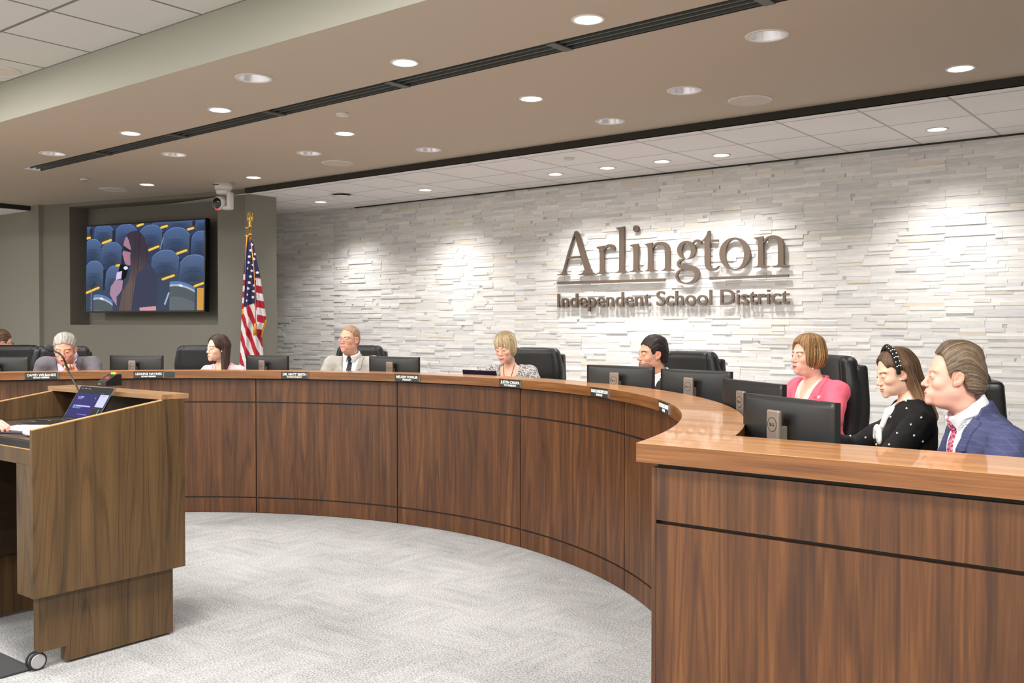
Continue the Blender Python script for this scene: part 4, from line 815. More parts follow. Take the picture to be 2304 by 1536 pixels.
def L_g(b):
    ringd(b, z2p, (362, 514), (173, 172), (360, 532), (86, 143)); stroke(b, z2p, [(478, 384, 14), (520, 348, 38), (575, 342, 54), (612, 366, 62), (625, 392, 34)])
    stroke(b, z2p, [(310, 676, 22), (240, 710, 44), (208, 760, 52), (235, 808, 68), (320, 828, 78), (430, 832, 84), (530, 880, 88), (562, 965, 82), (520, 1060, 70), (430, 1120, 46), (330, 1128, 28), (230, 1090, 34), (178, 1010, 42), (188, 940, 38), (235, 888, 26), (285, 880, 12)])
def L_t(b): poly(b, z2p, [(700, 355), (640, 352), (690, 300), (730, 240), (758, 160), (795, 152), (797, 357)]); stroke(b, z2p, [(747, 330, 98), (746, 560, 98), (748, 760, 98), (780, 845, 84), (840, 872, 48), (910, 856, 30), (960, 805, 8)]); poly(b, z2p, [(795, 320), (945, 315), (945, 355), (795, 360)])
def L_o(b): ringd(b, z2p, (1256, 582), (284, 302), (1255, 590), (175, 272))
def L_n2(b):
    stroke(b, z2p, [(1735, 270, 94), (1737, 540, 94), (1736, 800, 98)], 3); poly(b, z2p, [(1600, 286), (1780, 254), (1782, 360), (1690, 372), (1680, 335), (1640, 310)]); serif(b, z2p, 1603, 1880, 838, 1686, 1790)
    stroke(b, z2p, [(1788, 380, 16), (1845, 298, 38), (1940, 264, 46), (2040, 290, 74), (2098, 370, 98), (2108, 560, 104), (2108, 790, 106)]); serif(b, z2p, 1962, 2252, 826, 2054, 2164)
for fn in (L_A, L_r, L_l, L_i, L_n, L_g, L_t, L_o, L_n2): letter(fn)
for nm, f, q in (('underline_bar', z1p, [(25, 1098), (2012, 1038), (2012, 1092), (25, 1150)]), ('underline_bar', z2p, [(788, 1012), (2242, 962), (2242, 1008), (788, 1062)])):
    bm = bmesh.new(); poly(bm, f, q); o = bm_obj(nm, bm, 'sign', SGN); o.location = -SGN.location
for s_, xa, xb in (('Independent', 1253.5, 1462.5), ('School', 1476.5, 1600.5), ('District', 1620, 1775)):
    a = at_Y(xa, 690, YS); b = at_Y(xb, 687, YS); M = Matrix(((1, 0, 0, (a.x+b.x)/2), (0, 0, -1, YS+.028), (0, 1, 0, 1.808), (0, 0, 0, 1)))
    o = text_obj('small_lettering', s_, 'sign', SGN, width=b.x-a.x, height=.148, ext=.028, bold=.006, M=M); o.location = -SGN.location
# ------------------------------------------------------------------ the curved desk
CC = (-5.03, 2.03); RB, RT0, RT1 = 3.55, 3.485, 3.74; ZC = 1.22; AE = 11.95; YN = 2.715
def pol(r, a): a = math.radians(a); return Vector((CC[0]+r*math.cos(a), CC[1]+r*math.sin(a), 0))
bm = bmesh.new(); ring(bm, CC, RB+.06, 5.9, 12, 168, 0, .20); o = bm_obj('raised_floor', bm, 'carpet', kind='structure')
desk = empty('council_desk', (CC[0], CC[1]+RB, 0), 0, 'long curved walnut desk with raised counter in front of the seated people', 'desk'); OFF = -desk.location
def dpart(name, bm, m, **kw): o = bm_obj(name, bm, m, desk, **kw); o.location = OFF; return o
bm = bmesh.new(); ring(bm, CC, RB+.012, RB+.05, AE, 180-AE, .0, ZC-.06, 1.5); dpart('backing', bm, 'reveal')
seams = [AE, 34.3, 55.7, 76.9, 98.1, 119.8, 141.2, 162.6, 180-AE-.01]; seams = [AE, 13.1]+seams[1:]
seams = [AE, 34.3, 55.7, 76.9, 98.1, 119.8, 141.2, 168.8]
for a0, a1 in zip(seams, seams[1:]):
    g0 = a0+.075 if a0 != AE else a0; g1 = a1-.075
    for nm, z0, z1 in (('base_panel', .004, .126), ('main_panel', .138, .944), ('upper_panel', .956, ZC-.074)):
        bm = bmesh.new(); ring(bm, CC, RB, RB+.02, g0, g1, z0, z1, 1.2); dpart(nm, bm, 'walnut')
# counter: horseshoe outline with square wings
def arc(r, a0, a1, n=60): return [tuple(pol(r, a0+(a1-a0)*k/n)[:2]) for k in range(n+1)]
aI = math.degrees(math.asin((YN-CC[1])/RT0)); YK = 3.10; aO = math.degrees(math.asin((YK-CC[1])/RT1)); XR = 1.6; XL = 2*CC[0]-XR
out = arc(RT0, aI, 180-aI, 90)+[(XL, YN), (XL, YK)]+arc(RT1, 180-aO, aO, 90)+[(XR, YK), (XR, YN)]
def outline(bm, pts, z0, z1):
    a = [bm.verts.new((x, y, z0)) for x, y in pts]; b = [bm.verts.new((x, y, z1)) for x, y in pts]; n = len(pts)
    for i in range(n): bm.faces.new((a[i], a[(i+1) % n], b[(i+1) % n], b[i]))
    for q in (a, b): bmesh.ops.triangle_fill(bm, use_beauty=False, edges=[bm.edges.get((q[i], q[(i+1) % n])) for i in range(n)])
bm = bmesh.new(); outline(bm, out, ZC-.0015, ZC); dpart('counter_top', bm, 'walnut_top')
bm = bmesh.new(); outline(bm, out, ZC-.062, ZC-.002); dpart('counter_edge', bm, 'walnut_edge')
for sx in (1, -1):     # square wings of the desk
    X = lambda x: x if sx > 0 else 2*CC[0]-x
    def bx(nm, x0, x1, y0, y1, z0, z1, m): x0, x1 = sorted((X(x0), X(x1))); o = boxo(nm, (x0, y0, z0), (x1, y1, z1), m, desk); o.location = OFF
    xw = CC[0]+math.sqrt(RB**2-(YN+.03-CC[1])**2)
    bx('wing_backing', xw-.004, XR-.02, YN+.045, YN+.08, 0, ZC-.062, 'reveal'); bx('wing_post', xw-.014, xw+.001, YN+.021, YN+.06, 0, ZC-.078, 'walnut')
    for nm, z0, z1 in (('wing_upper_panel', .972, ZC-.078), ('wing_main_panel', .138, .960), ('wing_base_panel', .004, .126)): bx(nm, xw+.002, XR-.02, YN+.022, YN+.046, z0, z1, 'walnut')
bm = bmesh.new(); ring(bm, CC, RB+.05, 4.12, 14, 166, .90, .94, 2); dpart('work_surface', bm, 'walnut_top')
bm = bmesh.new(); ring(bm, CC, RT1-.10, RT1-.06, 16, 164, .94, ZC-.062, 2); dpart('counter_back_panel', bm, 'inner')
bm = bmesh.new(); bbox(bm, (-1.2, YK-.06, .5), (XR, YK-.02, ZC-.062)); dpart('wing_back_panel', bm, 'inner')
# name plates on the counter edge
def plate(a, w, l1, l2, label, blank=0., slip=False):
    p = pol(RT0-.001, a); e = empty('name_plate', (p.x, p.y, ZC-.031), math.radians(a-90), label, 'name plate', 'name plates on the counter edge')
    boxo('plate', (-w/2, -.007, -.026), (w/2, 0.001, .026), 'plate', e, .001)
    for nm, lo, hi in (('holder_lip', (-w/2-.001, -.009, -.028), (w/2+.001, .001, -.024)), ('holder_lip', (-w/2-.001, -.009, .024), (w/2+.001, .001, .028)), ('holder_end', (w/2-.003, -.0095, -.026), (w/2+.002, .0, .026))): boxo(nm, lo, hi, 'black' if nm == 'holder_lip' else 'plateedge', e)
    M = lambda z: Matrix(((1, 0, 0, 0), (0, 0, -1, -.007), (0, 1, 0, z), (0, 0, 0, 1)))
    text_obj('lettering', l1, 'platetext', e, width=w*(.86 if len(l1) < 15 else .92), height=.020, ext=.0008, bold=.022, M=M(-.002)); text_obj('lettering', l2, 'platetext', e, width=w*.36*len(l2)/9, height=.0125, ext=.0008, bold=.022, M=M(-.0205))
    if blank: boxo('blank_strip', (w/2+.003, -.006, -.026), (w/2+blank, .001, .024), 'plate', e, .001)
def ang_of(px, py, z=1.185):
    d = ray(px, py); o = Vector((0, 0, CH)); best = None
    a_ = d.x**2+d.y**2; b_2 = 2*((o.x-CC[0])*d.x+(o.y-CC[1])*d.y); c_ = (o.x-CC[0])**2+(o.y-CC[1])**2-RT0**2; t = (-b_2+math.sqrt(b_2*b_2-4*a_*c_))/(2*a_); q = o+d*t; return math.degrees(math.atan2(q.y-CC[1], q.x-CC[0]))
PL = [(55, 132, 857, 'DAVID WILBANKS', 'BOARD MEMBER', 'name plate under the grey-haired man at far left, behind the microphone', 0), (300, 370, 853, 'LEANNE HAYNES', 'BOARD MEMBER', 'name plate with a blank black strip, behind the timer box', .14), (632, 695, 850, 'DR. MATT SMITH', 'SUPERINTENDENT', 'name plate between the second monitor and the man with glasses', 0), (887, 947, 859, 'MELODY FOWLER', 'PRESIDENT', 'name plate below the monitor right of the man with glasses', 0), (1120, 1178, 871, 'JUSTIN CHAPA', 'VICE PRESIDENT', 'name plate below the blonde woman in tweed', 0), (1327, 1374, 892, 'SARAH McMURROUGH', 'SECRETARY', 'name plate below the monitor that half hides the bearded man', 0), (1481, 1510, 924, 'BROOKLYN RICHARDSON', 'TRUSTEE', 'name plate seen almost edge-on, nearest the inner corner of the desk', 0)]
for xa, xb, y, l1, l2, lb, bl in PL:
    a, b = ang_of(xa, y), ang_of(xb, y); w_ = max(.20, min(.25, abs(math.radians(a-b))*RT0)); plate((a+b)/2, w_, l1, l2, lb, bl)
# ------------------------------------------------------------------ monitors, seen from behind
def monitor():
    e = empty('monitor', (0, 0, 0)); W = .535      # +Y of the monitor is the way the screen looks; its back is at -Y; origin on the desk
    bm = bmesh.new(); 
    nx_, nz2 = 24, 14; G = []
    for j in range(nz2+1):
        for i in range(nx_+1):
            u, v_ = i/nx_*2-1, j/nz2*2-1; G.append(bm.verts.new((u*W/2, -.006-.014*(1-u**4)*(1-v_**4), .2425+v_*.1575)))
    for j in range(nz2):
        for i in range(nx_): a_ = j*(nx_+1)+i; bm.faces.new((G[a_], G[a_+1], G[a_+nx_+2], G[a_+nx_+1]))
    edge = [G[i] for i in range(nx_+1)]+[G[j*(nx_+1)+nx_] for j in range(1, nz2+1)]+[G[nz2*(nx_+1)+i] for i in range(nx_-1, -1, -1)]+[G[j*(nx_+1)] for j in range(nz2-1, 0, -1)]
    fr = [bm.verts.new((v_.co.x, .018, v_.co.z)) for v_ in edge]; m_ = len(edge)
    for i in range(m_): bm.faces.new((edge[i], fr[i], fr[(i+1) % m_], edge[(i+1) % m_]))
    bm.faces.new(fr); bs_ = bm_obj('back_shell', bm, 'monitor', e)
    for p_ in bs_.data.polygons: p_.use_smooth = len(p_.vertices) == 4 and abs(p_.normal.y) > .6
    boxo('screen', (-W/2+.006, .018, .095), (W/2-.006, .020, .394), 'lens', e)
    bm = bmesh.new(); bbox(bm, (-.036, -.066, .012), (.036, -.048, .357), .006); bbox(bm, (-.03, -.05, .20), (.03, -.02, .30), .004); s = bm_obj('stand_post', bm, 'stand', e)
    bm = bmesh.new(); Mr = Matrix(((1, 0, 0, 0), (0, 0, -1, -.0662), (0, 1, 0, .305), (0, 0, 0, 1)))
    R = [[bm.verts.new(Mr@Vector((r*math.cos(2*PI*k/36), r*math.sin(2*PI*k/36), .0006))) for k in range(36)] for r in (.0245, .0268)]
    for k in range(36): bm.faces.new((R[0][k], R[0][(k+1) % 36], R[1][(k+1) % 36], R[1][k]))
    bm_obj('logo_ring', bm, 'logo', s)
    for i, (ch, xx, rot) in enumerate((('D', -.0125, 0), ('E', -.0035, .6), ('L', .0055, 0), ('L', .0125, 0))):
        t = text_obj('logo_letter', ch, 'logo', s, height=.0115, width=.0085 if ch != 'L' else .006, ext=.0005, bold=.02, M=Mr@Matrix.Translation((xx, -.0055, 0))@Matrix.Rotation(rot, 4, 'Z'))
    bm = bmesh.new(); bbox(bm, (-.11, -.13, 0), (.11, .07, .012), .005); bm_obj('stand_base', bm, 'stand', e)
    return e
mon0 = monitor(); MONS = []
def put_monitor(ax, ay, bx_, by_, label, back=None):
    a, b = at_z(ax, ay, 1.34), at_z(bx_, by_, 1.34); c = (a+b)/2; d = (b-a); ang = math.atan2(d.y, d.x)
    n_ = Vector((math.cos(ang+PI/2), math.sin(ang+PI/2)))*(.012 if ax > 1600 else 0.); MONS.append((c.x+n_.x, c.y+n_.y, ang, label))
put_monitor(1670, 884, 1875, 907, 'nearest and largest black monitor, beside the inner corner of the desk')
put_monitor(1620, 851, 1762, 866, 'black monitor just behind the nearest one, in front of the coral blazer')
put_monitor(1490, 829, 1643, 836, 'black monitor in front of the empty-looking chair right of the bearded man')
put_monitor(1322, 820, 1470, 825, 'black monitor covering the chin of the bearded man')
def at_R(px, R):
    d = ray(px, 760); a_ = d.x**2+d.y**2; b_2 = -2*(CC[0]*d.x+CC[1]*d.y); t = (-b_2+math.sqrt(b_2*b_2-4*a_*(CC[0]**2+CC[1]**2-R*R)))/(2*a_); return d.x*t, d.y*t
for px, rot, lb in ((886, 7, 'black monitor right of the man in the light grey suit'), (600, 4, 'black monitor in front of the flag'), (306, 24, 'black monitor between the grey-haired man and the woman in pink'), (-1, 30, 'black monitor cut off by the left edge of the photograph')): MONS.append((*at_R(px, 3.93), math.radians(rot), lb))
for i, (x, y, a, lb) in enumerate(MONS):
    o = mon0 if i == 0 else copy_tree(mon0); o.location = (x+.0*math.sin(a), y, .94); o.rotation_euler = (0, 0, a); tag(o, lb, 'monitor', 'monitors standing along the curved desk')
# thin tablet lying open in front of the woman in tweed
p0 = at_z(1089, 840, 1.245); p1 = at_z(1178, 846, 1.245)
e = empty('laptop', (-4.93, 5.93, .94), math.radians(-2), 'dark slim laptop lid edge in front of the blonde woman', 'laptop')
boxo('keyboard_base', (-.18, 0, 0), (.18, .24, .016), 'beige_tablet', e, .004); bm = bmesh.new(); bbox(bm, (-.18, -.006, 0), (.18, .002, .305), .002, Matrix.Translation((0, 0, .012))@Matrix.Rotation(math.radians(12), 4, 'X')); bm_obj('lid', bm, 'beige_tablet', e)
# ------------------------------------------------------------------ executive chairs
def chair():
    e = empty('office_chair', (0, 0, 0))     # +Y is the way the sitter faces
    def back(P):
        y = P[:, 1]+.26+.16*(P[:, 2]-.5)+.05*np.cos((P[:, 2]-.75)*5); Q = P.copy(); Q[:, 1] = y+.9*P[:, 0]**2*-.35
        wtop = .262-.05*np.clip((P[:, 2]-1.0)/.25, 0, 1)**2; Q[:, 0] = P[:, 0]*.262/wtop; d = rbox(Q, (0, 0, .83), (.262, .055, .385), .05)
        g_ = np.minimum(np.abs(np.abs(Q[:, 0])-.19), np.abs(P[:, 2]-.70)+.0); return d+.007*np.exp(-(g_/.010)**2)-.010*np.exp(-((P[:, 2]-.98)/.12)**2)
    v, f = polygonise(back, (-.31, -.52, .38), (.31, -.05, 1.28), .011); child('backrest', v, f, MAT['leather'], e)
    v, f = polygonise(lambda P: rbox(P, (0, .0, .455), (.255, .255, .065), .05)+.005*np.exp(-((np.abs(P[:, 0])-.19)/.01)**2), (-.28, -.28, .37), (.28, .28, .55), .011); child('seat', v, f, MAT['leather'], e)
    v, f = polygonise(lambda P: rbox(np.stack([P[:, 0], P[:, 1]+.30+.16*(P[:, 2]-.5)+.05*np.cos((P[:, 2]-.75)*5)-.315*P[:, 0]**2, P[:, 2]], 1), (0, -.025, .80), (.255, .04, .36), .02), (-.30, -.56, .40), (.30, -.10, 1.20), .013); child('back_shell', v, f, MAT['plastic'], e)
    for s in (-1, 1):
        pad = tube_obj('armrest', [(s*.28, -.20, .66), (s*.285, -.05, .685), (s*.285, .12, .685), (s*.28, .20, .655)], [.022, .032, .032, .022], MAT['leather'], e, 10)
        tube_obj('arm_loop', [(s*.24, -.20, .47), (s*.285, -.22, .58), (s*.285, -.18, .66), (s*.285, .12, .672), (s*.285, .21, .60), (s*.26, .17, .47), (s*.22, .10, .43)], .013, MAT['chrome'], pad, 8)
    bm = bmesh.new(); lathe(bm, [(.028, .10), (.028, .30), (.045, .31), (.05, .385), (.0005, .39)], 16); bm_obj('gas_column', bm, 'chrome', e, smooth=True)
    for k in range(5):
        a = 2*PI*k/5+.3; c, s = math.cos(a), math.sin(a); lg = tube_obj('base_leg', [(0, 0, .12), (.16*c, .16*s, .105), (.30*c, .30*s, .075)], [.03, .022, .016], MAT['plastic'], e, 8)
        bm = bmesh.new(); bbox(bm, (-.022, -.027, 0), (.022, .027, .055), .012, Matrix.Translation((.30*c, .30*s, .002))@Matrix.Rotation(a, 4, 'Z')); bm_obj('caster', bm, 'rubber', lg)
    return e
ch0 = chair(); CH_N = [0]
def put_chair(x, y, face, label, z=.20):
    o = ch0 if CH_N[0] == 0 else copy_tree(ch0); CH_N[0] += 1; o.location = (x, y, z); o.rotation_euler = (0, 0, math.radians(face-90)); tag(o, label, 'office chair', 'black leather executive chairs behind the desk')
# ------------------------------------------------------------------ flag on its staff
def star_in(X, Y, cx_, cy_, r):
    a = np.arctan2(X-cx_, -(Y-cy_)); rr = np.hypot(X-cx_, Y-cy_); k = np.abs(((a/(2*PI/5))+.5) % 1-.5)*2*PI/5; return rr*np.cos(PI/5*1.18-k) < r*.46
def flag_color(X, Y):      # traced pattern of the folded cloth (hoist folds, canton, stripes)
    W_, R_, B_l = np.array([226, 222, 224.]), np.array([178, 22, 40.]), np.array([34, 34, 78.]); C = np.empty(X.shape+(3,))
    q = X-.38*(Y-1060); k = np.floor((q-225)/35).astype(int) % 2; C[...] = np.where((k == 0)[..., None], W_, R_)
    lb = 330-(Y-520)*.052; left = (X < lb)&(Y < 1090); C[left&(Y < 790)] = B_l; kk = np.floor((Y-790)/44).astype(int) % 2; m = left&(Y >= 790); C[m] = np.where((kk == 0)[..., None], W_, R_)[m]; C[left&(Y > 1056)] = (214, 150, 20)
    rb = np.interp(Y, [510, 800, 1200, 1230], [374, 400, 408, 408]); cen = (~left)&(X <= rb); C[cen&(Y < 1040-(X-308)*.40)] = B_l
    right = (X > rb)&(~left); C[right&(Y < 815)] = B_l; yy = Y-.25*(X-405); kk = np.floor((yy-822)/54).astype(int) % 2; m = right&(Y >= 815)&(Y < 1240); C[m] = np.where((kk == 0)[..., None], W_, R_)[m]
    C[(X > np.interp(Y, [1100, 1150, 1200, 1260], [470, 458, 440, 428]))&(Y > 1130)&(Y < 1262)] = (222, 166, 24)
    for sx, sy in [(361, 570), (354, 614), (347, 660), (341, 706), (334, 750), (372, 722), (365, 767), (357, 810), (350, 855), (343, 900), (336, 945), (329, 990), (378, 678), (389, 830), (383, 876), (379, 920), (374, 964), (405, 780), (386, 640)]: C[star_in(X, Y, sx, sy, 17.5)] = (236, 234, 236)
    return s2l(C)
FLX = Vector((-9.0, 6.62, 0)); CR = Vector((math.cos(YAW), math.sin(YAW), 0)); CF = Vector((-math.sin(YAW), math.cos(YAW), 0))
dF = FLX.dot(CF); fl = empty('flag', FLX, 0, 'folded flag with stars and stripes hanging on a brass-tipped staff', 'flag')
def zpx(X, Y):           # zoom pixel -> lateral metre, height
    px, py = 460+X/3.34, 380+Y/3.34; return ((px-1152)/FPX*dF-FLX.dot(CR), CH-(py-HY)/FPX*dF*1.0)
nT, nV = 150, 420; Ys = np.linspace(515, 1620, nV); V, Cl = [], []
for Yv in Ys:
    xl = np.interp(Yv, [515, 560, 790, 1090, 1384, 1620], [331, 322, 296, 281, 268, 258]); xr = np.interp(Yv, [515, 560, 620, 800, 1000, 1150, 1250, 1384, 1620], [345, 372, 382, 420, 448, 467, 432, 440, 452])
    lw, z = zpx(xl, Yv)[0], zpx(0, Yv)[1]; rw = zpx(xr, Yv)[0]; hw = (rw-lw)/2; mid = (rw+lw)/2; t = np.linspace(0, 2*PI, nT, endpoint=False); amp = min(.022, hw*.25)
    lat = mid-hw*np.cos(t); dep = -np.sin(t)*(hw*.55)+amp*np.sin(t*7+Yv*.002)*np.sin(t)**2+amp*.5*np.sin(t*13+1)*np.abs(np.sin(t)); Xq = xl+(xr-xl)*(lat-lw)/(rw-lw+1e-9)
    Xq = Xq+0*t; V.append(np.stack([CR.x*lat+CF.x*dep, CR.y*lat+CF.y*dep, np.full(nT, z)], 1)); Cl.append(flag_color(Xq, np.full(nT, Yv)))
i, j = np.meshgrid(np.arange(nV-1), np.arange(nT), indexing='ij'); j2 = (j+1) % nT; F = np.stack([i*nT+j, (i+1)*nT+j, (i+1)*nT+j2, i*nT+j2], -1).reshape(-1, 4)
o = bpy.data.objects.new('cloth', np_mesh('cloth', np.concatenate(V), F, MAT['flag'], np.concatenate(Cl))); link(o, fl)
ptop = zpx(337, 500); LX = zpx(346, 500)[0]; SX, SY = CR.x*LX, CR.y*LX; tube_obj('staff', [(SX, SY, .2), (SX, SY, ptop[1]+.12)], .0125, MAT['gold'], fl, 12)
bm = bmesh.new(); lathe(bm, [(.15, .2), (.15, .215), (.10, .24), (.03, .27), (.016, .30)], 28, Matrix.Translation((SX, SY, 0))); bm_obj('base', bm, 'gold', fl, smooth=True)
def eagle(P):
    d = cap(P, (0, 0, .0), (0, 0, .05), .016, .020); d = smin(d, ell(P, (0, 0, .095), (.020, .020, .040)), .01); d = smin(d, ell(P, (0, -.012, .150), (.013, .016, .016)), .012); d = smin(d, cap(P, (0, -.022, .150), (0, -.038, .143), .006, .002), .004)
    Q = P.copy(); Q[:, 0] = np.abs(Q[:, 0]); return smin(d, ell(Q, (.026, .008, .105), (.010, .016, .052)), .006)
v, f = polygonise(eagle, (-.06, -.06, -.03), (.06, .06, .18), .004); R3 = np.array(Matrix.Rotation(.5, 3, 'Z')); child('eagle_finial', v@R3.T+np.array([SX, SY, ptop[1]+.10]), f, MAT['gold'], fl)
cz = [zpx(337, 500)[1], zpx(337, 440)[1]]
for zz in cz: tube_obj('bow_tie_cord', [(SX+CR.x*a*.035, SY+CR.y*a*.035-.02, zz+.012*math.sin(a*3)) for a in np.linspace(-1, 1, 9)], .009, MAT['goldc'], fl, 8)
for pts in ([(341, 505), (334, 600), (326, 790)], [(372, 560), (392, 760), (400, 900), (403, 1160)]):
    tube_obj('cord', [(CR.x*zpx(x, y)[0]-CF.x*.10, CR.y*zpx(x, y)[0]-CF.y*.10, zpx(x, y)[1]) for x, y in pts], .005, MAT['goldc'], fl, 6)
p = zpx(403, 1160); q = zpx(401, 1250); tube_obj('tassel', [(CR.x*p[0]-CF.x*.12, CR.y*p[0]-CF.y*.12, p[1]), (CR.x*q[0]-CF.x*.12, CR.y*q[0]-CF.y*.12, q[1])], [.012, .020], MAT['goldc'], fl, 10)
# ------------------------------------------------------------------ lectern
XA, XB, Y0, Y1 = -5.56, -4.40, 2.08, 2.862; ZBX = .357
lec = empty('lectern', ((XA+XB)/2, (Y0+Y1)/2, 0), 0, 'wide brown laminate lectern on wheels in the left foreground', 'lectern'); LO = -lec.location
def lp(name, bm, m, **kw): o = bm_obj(name, bm, m, lec, **kw); o.location = LO; return o
def yz_panel(name, x0, x1, prof, m):
    bm = bmesh.new(); a = [bm.verts.new((x0, y, z)) for y, z in prof]; b = [bm.verts.new((x1, y, z)) for y, z in prof]; n = len(prof); bm.faces.new(a); bm.faces.new(b[::-1])
    for i in range(n): bm.faces.new((a[i], a[(i+1) % n], b[(i+1) % n], b[i]))
    return lp(name, bm, m)
prof = [(Y0, ZBX), (Y1, ZBX), (Y1, 1.224), (2.735, 1.224), (Y0, 1.128)]
for x0, x1 in ((XB-.024, XB), (XA, XA+.024)):
    yz_panel('side_panel', x0, x1, prof, 'lectern'); yz_panel('edge_band', x0-.0004, x1+.0004, [(Y0-.001, 1.126), (2.735, 1.2225), (2.735, 1.2265), (Y0-.001, 1.130)], 'lectern_edge')
def lbox(name, lo, hi, m, bev=0.): bm = bmesh.new(); bbox(bm, lo, hi, bev); return lp(name, bm, m)
lbox('front_panel', (XA+.024, Y1-.022, ZBX), (XB-.024, Y1, 1.224), 'lectern'); lbox('front_inner_panel', (XA+.025, Y1-.030, 1.06), (XB-.025, Y1-.0225, 1.223), 'inner')
lbox('top_shelf', (XA-.03, 2.735, 1.226), (XB-.008, 2.893, 1.252), 'lectern_top', .001)
lbox('work_surface', (XA+.024, Y0+.012, 1.058), (XB-.024, Y1-.03, 1.078), 'inner'); lbox('surface_lip', (XA+.024, Y0+.004, 1.040), (XB-.024, Y0+.012, 1.072), 'black')
lbox('apron', (XA+.024, Y0+.002, .965), (XB-.024, Y0+.022, 1.036), 'lectern'); lbox('apron_edge_band', (XA+.024, Y0+.0015, 1.036), (XB-.024, Y0+.022, 1.040), 'lectern_edge')
for x0, x1 in ((XB-.16, XB-.024), (XA+.024, XA+.16)): lbox('rear_post', (x0, Y0+.002, ZBX), (x1, Y0+.022, .966), 'lectern')
for x0, x1 in ((XB-.17, XB-.162), (XA+.162, XA+.17)): lbox('inner_side', (x0, Y0+.022, ZBX), (x1, Y1-.03, .96), 'inner')
lbox('inside_back', (XA+.17, Y1-.045, .05), (XB-.17, Y1-.036, .96), 'inner'); lbox('inside_shelf', (XA+.17, 2.5, .42), (XB-.17, Y1-.045, .44), 'inner')
pp = [(2.135, .085), (2.262, .085), (2.262, .012), (Y1-.035, .012), (Y1-.035, ZBX+.002), (2.135, ZBX+.002)]
for x0, x1 in ((XB-.115, XB-.06), (XA+.06, XA+.115)): yz_panel('plinth_side', x0, x1, pp, 'lectern')
lbox('plinth_front', (XA+.116, Y1-.06, .012), (XB-.116, Y1-.036, ZBX), 'lectern')
for (x, y) in ((XB-.095, 2.165), (XA+.095, 2.165), (XB-.15, 2.80), (XA+.15, 2.80)):
    bm = bmesh.new(); Mx = Matrix.Translation((x, y-.03, .042))@Matrix.Rotation(PI/2, 4, 'Y')
    lathe(bm, [(.0005, -.024), (.030, -.024), (.034, -.022), (.034, -.008), (.0005, -.008)], 28, Mx); lathe(bm, [(.0005, .024), (.030, .024), (.034, .022), (.034, .008), (.0005, .008)], 28, Mx); c = lp('caster', bm, 'wheel', smooth=False)
    bm = bmesh.new(); lathe(bm, [(.034, .0095), (.041, .0095), (.042, .012), (.042, .019), (.040, .021), (.034, .021)], 28, Mx); lathe(bm, [(.034, -.0095), (.041, -.0095), (.042, -.012), (.042, -.019), (.040, -.021), (.034, -.021)], 28, Mx)
    bbox(bm, (x-.007, y-.04, .03), (x+.007, y, .088)); t = bm_obj('tyre', bm, 'rubber', c)
mt = boxo('floor_mat', (-6.6, .9, .0), (-4.50, 2.13, .010), 'mat_', None, .003); tag(mt, 'dark floor mat under the speaker place behind the lectern', 'mat')
# laptop on the lectern
lt = empty('laptop', (-4.965, 2.59, 1.079), 0, 'open laptop with dark blue slide on the lectern', 'laptop')
boxo('keyboard_base', (-.178, -.235, 0), (.178, 0, .014), 'bezel', lt, .003); Ml = Matrix.Translation((0, 0, .012))@Matrix.Rotation(math.radians(-31), 4, 'X')
bm = bmesh.new(); bbox(bm, (-.178, 0, 0), (.178, .008, .214), .002, Ml); bm_obj('lid', bm, 'bezel', lt)
bm = bmesh.new(); bbox(bm, (.1755, -.0008, .002), (.1785, .009, .214), 0, Ml); bm_obj('lid_edge', bm, 'chrome', lt)
def paint_laptop(U, Vv):
    C = np.empty(U.shape+(3,)); C[...] = (20, 20, 26)
    def put(m, c): C[m] = c
    R = lambda a, b, c, d: (U > a)&(U < b)&(Vv > c)&(Vv < d)
    put(R(0, .02, .0, 1), (12, 12, 14)); put(R(.02, .70, .20, .90), (24, 18, 104)); put(R(.10, .17, .30, .34)|R(.17, .28, .285, .34)|R(.11, .25, .355, .37), (150, 150, 220)); put(R(.10, .16, .545, .635), (90, 170, 240)); put(R(.17, .60, .548, .585), (190, 180, 250)); put(R(.17, .36, .60, .612)|R(.17, .33, .622, .634), (150, 140, 220))
    put(R(.33, .62, .795, .812), (140, 130, 220)); put(R(.72, .97, .20, .56), (208, 208, 246)); put(R(.70, .72, .20, 1), (28, 28, 40)); put(R(.76, .88, .235, .245), (120, 120, 150)); put(R(.97, 1, .15, 1), (16, 60, 92)); put(R(.62, .64, .30, .34), (160, 190, 250)); put(R(.88, .90, .60, .9), (120, 170, 200)); put(R(.72, .78, .60, .61), (110, 110, 110))
    for a, b in ((.06, .12), (.15, .24), (.27, .35)): put(R(a, b, .055, .075), (150, 150, 150))
    for k in range(7): put(R(.05+.05*k, .075+.05*k, .935, .965), (100+20*(k % 3), 110, 130))
    put(R(.70, .73, .17, .18)|R(.75, .80, .17, .18), (120, 120, 120)); return s2l(C)
picture('screen', .346, .206, 200, 120, paint_laptop, lt, Ml@Matrix.Translation((0, -.0006, .107)))
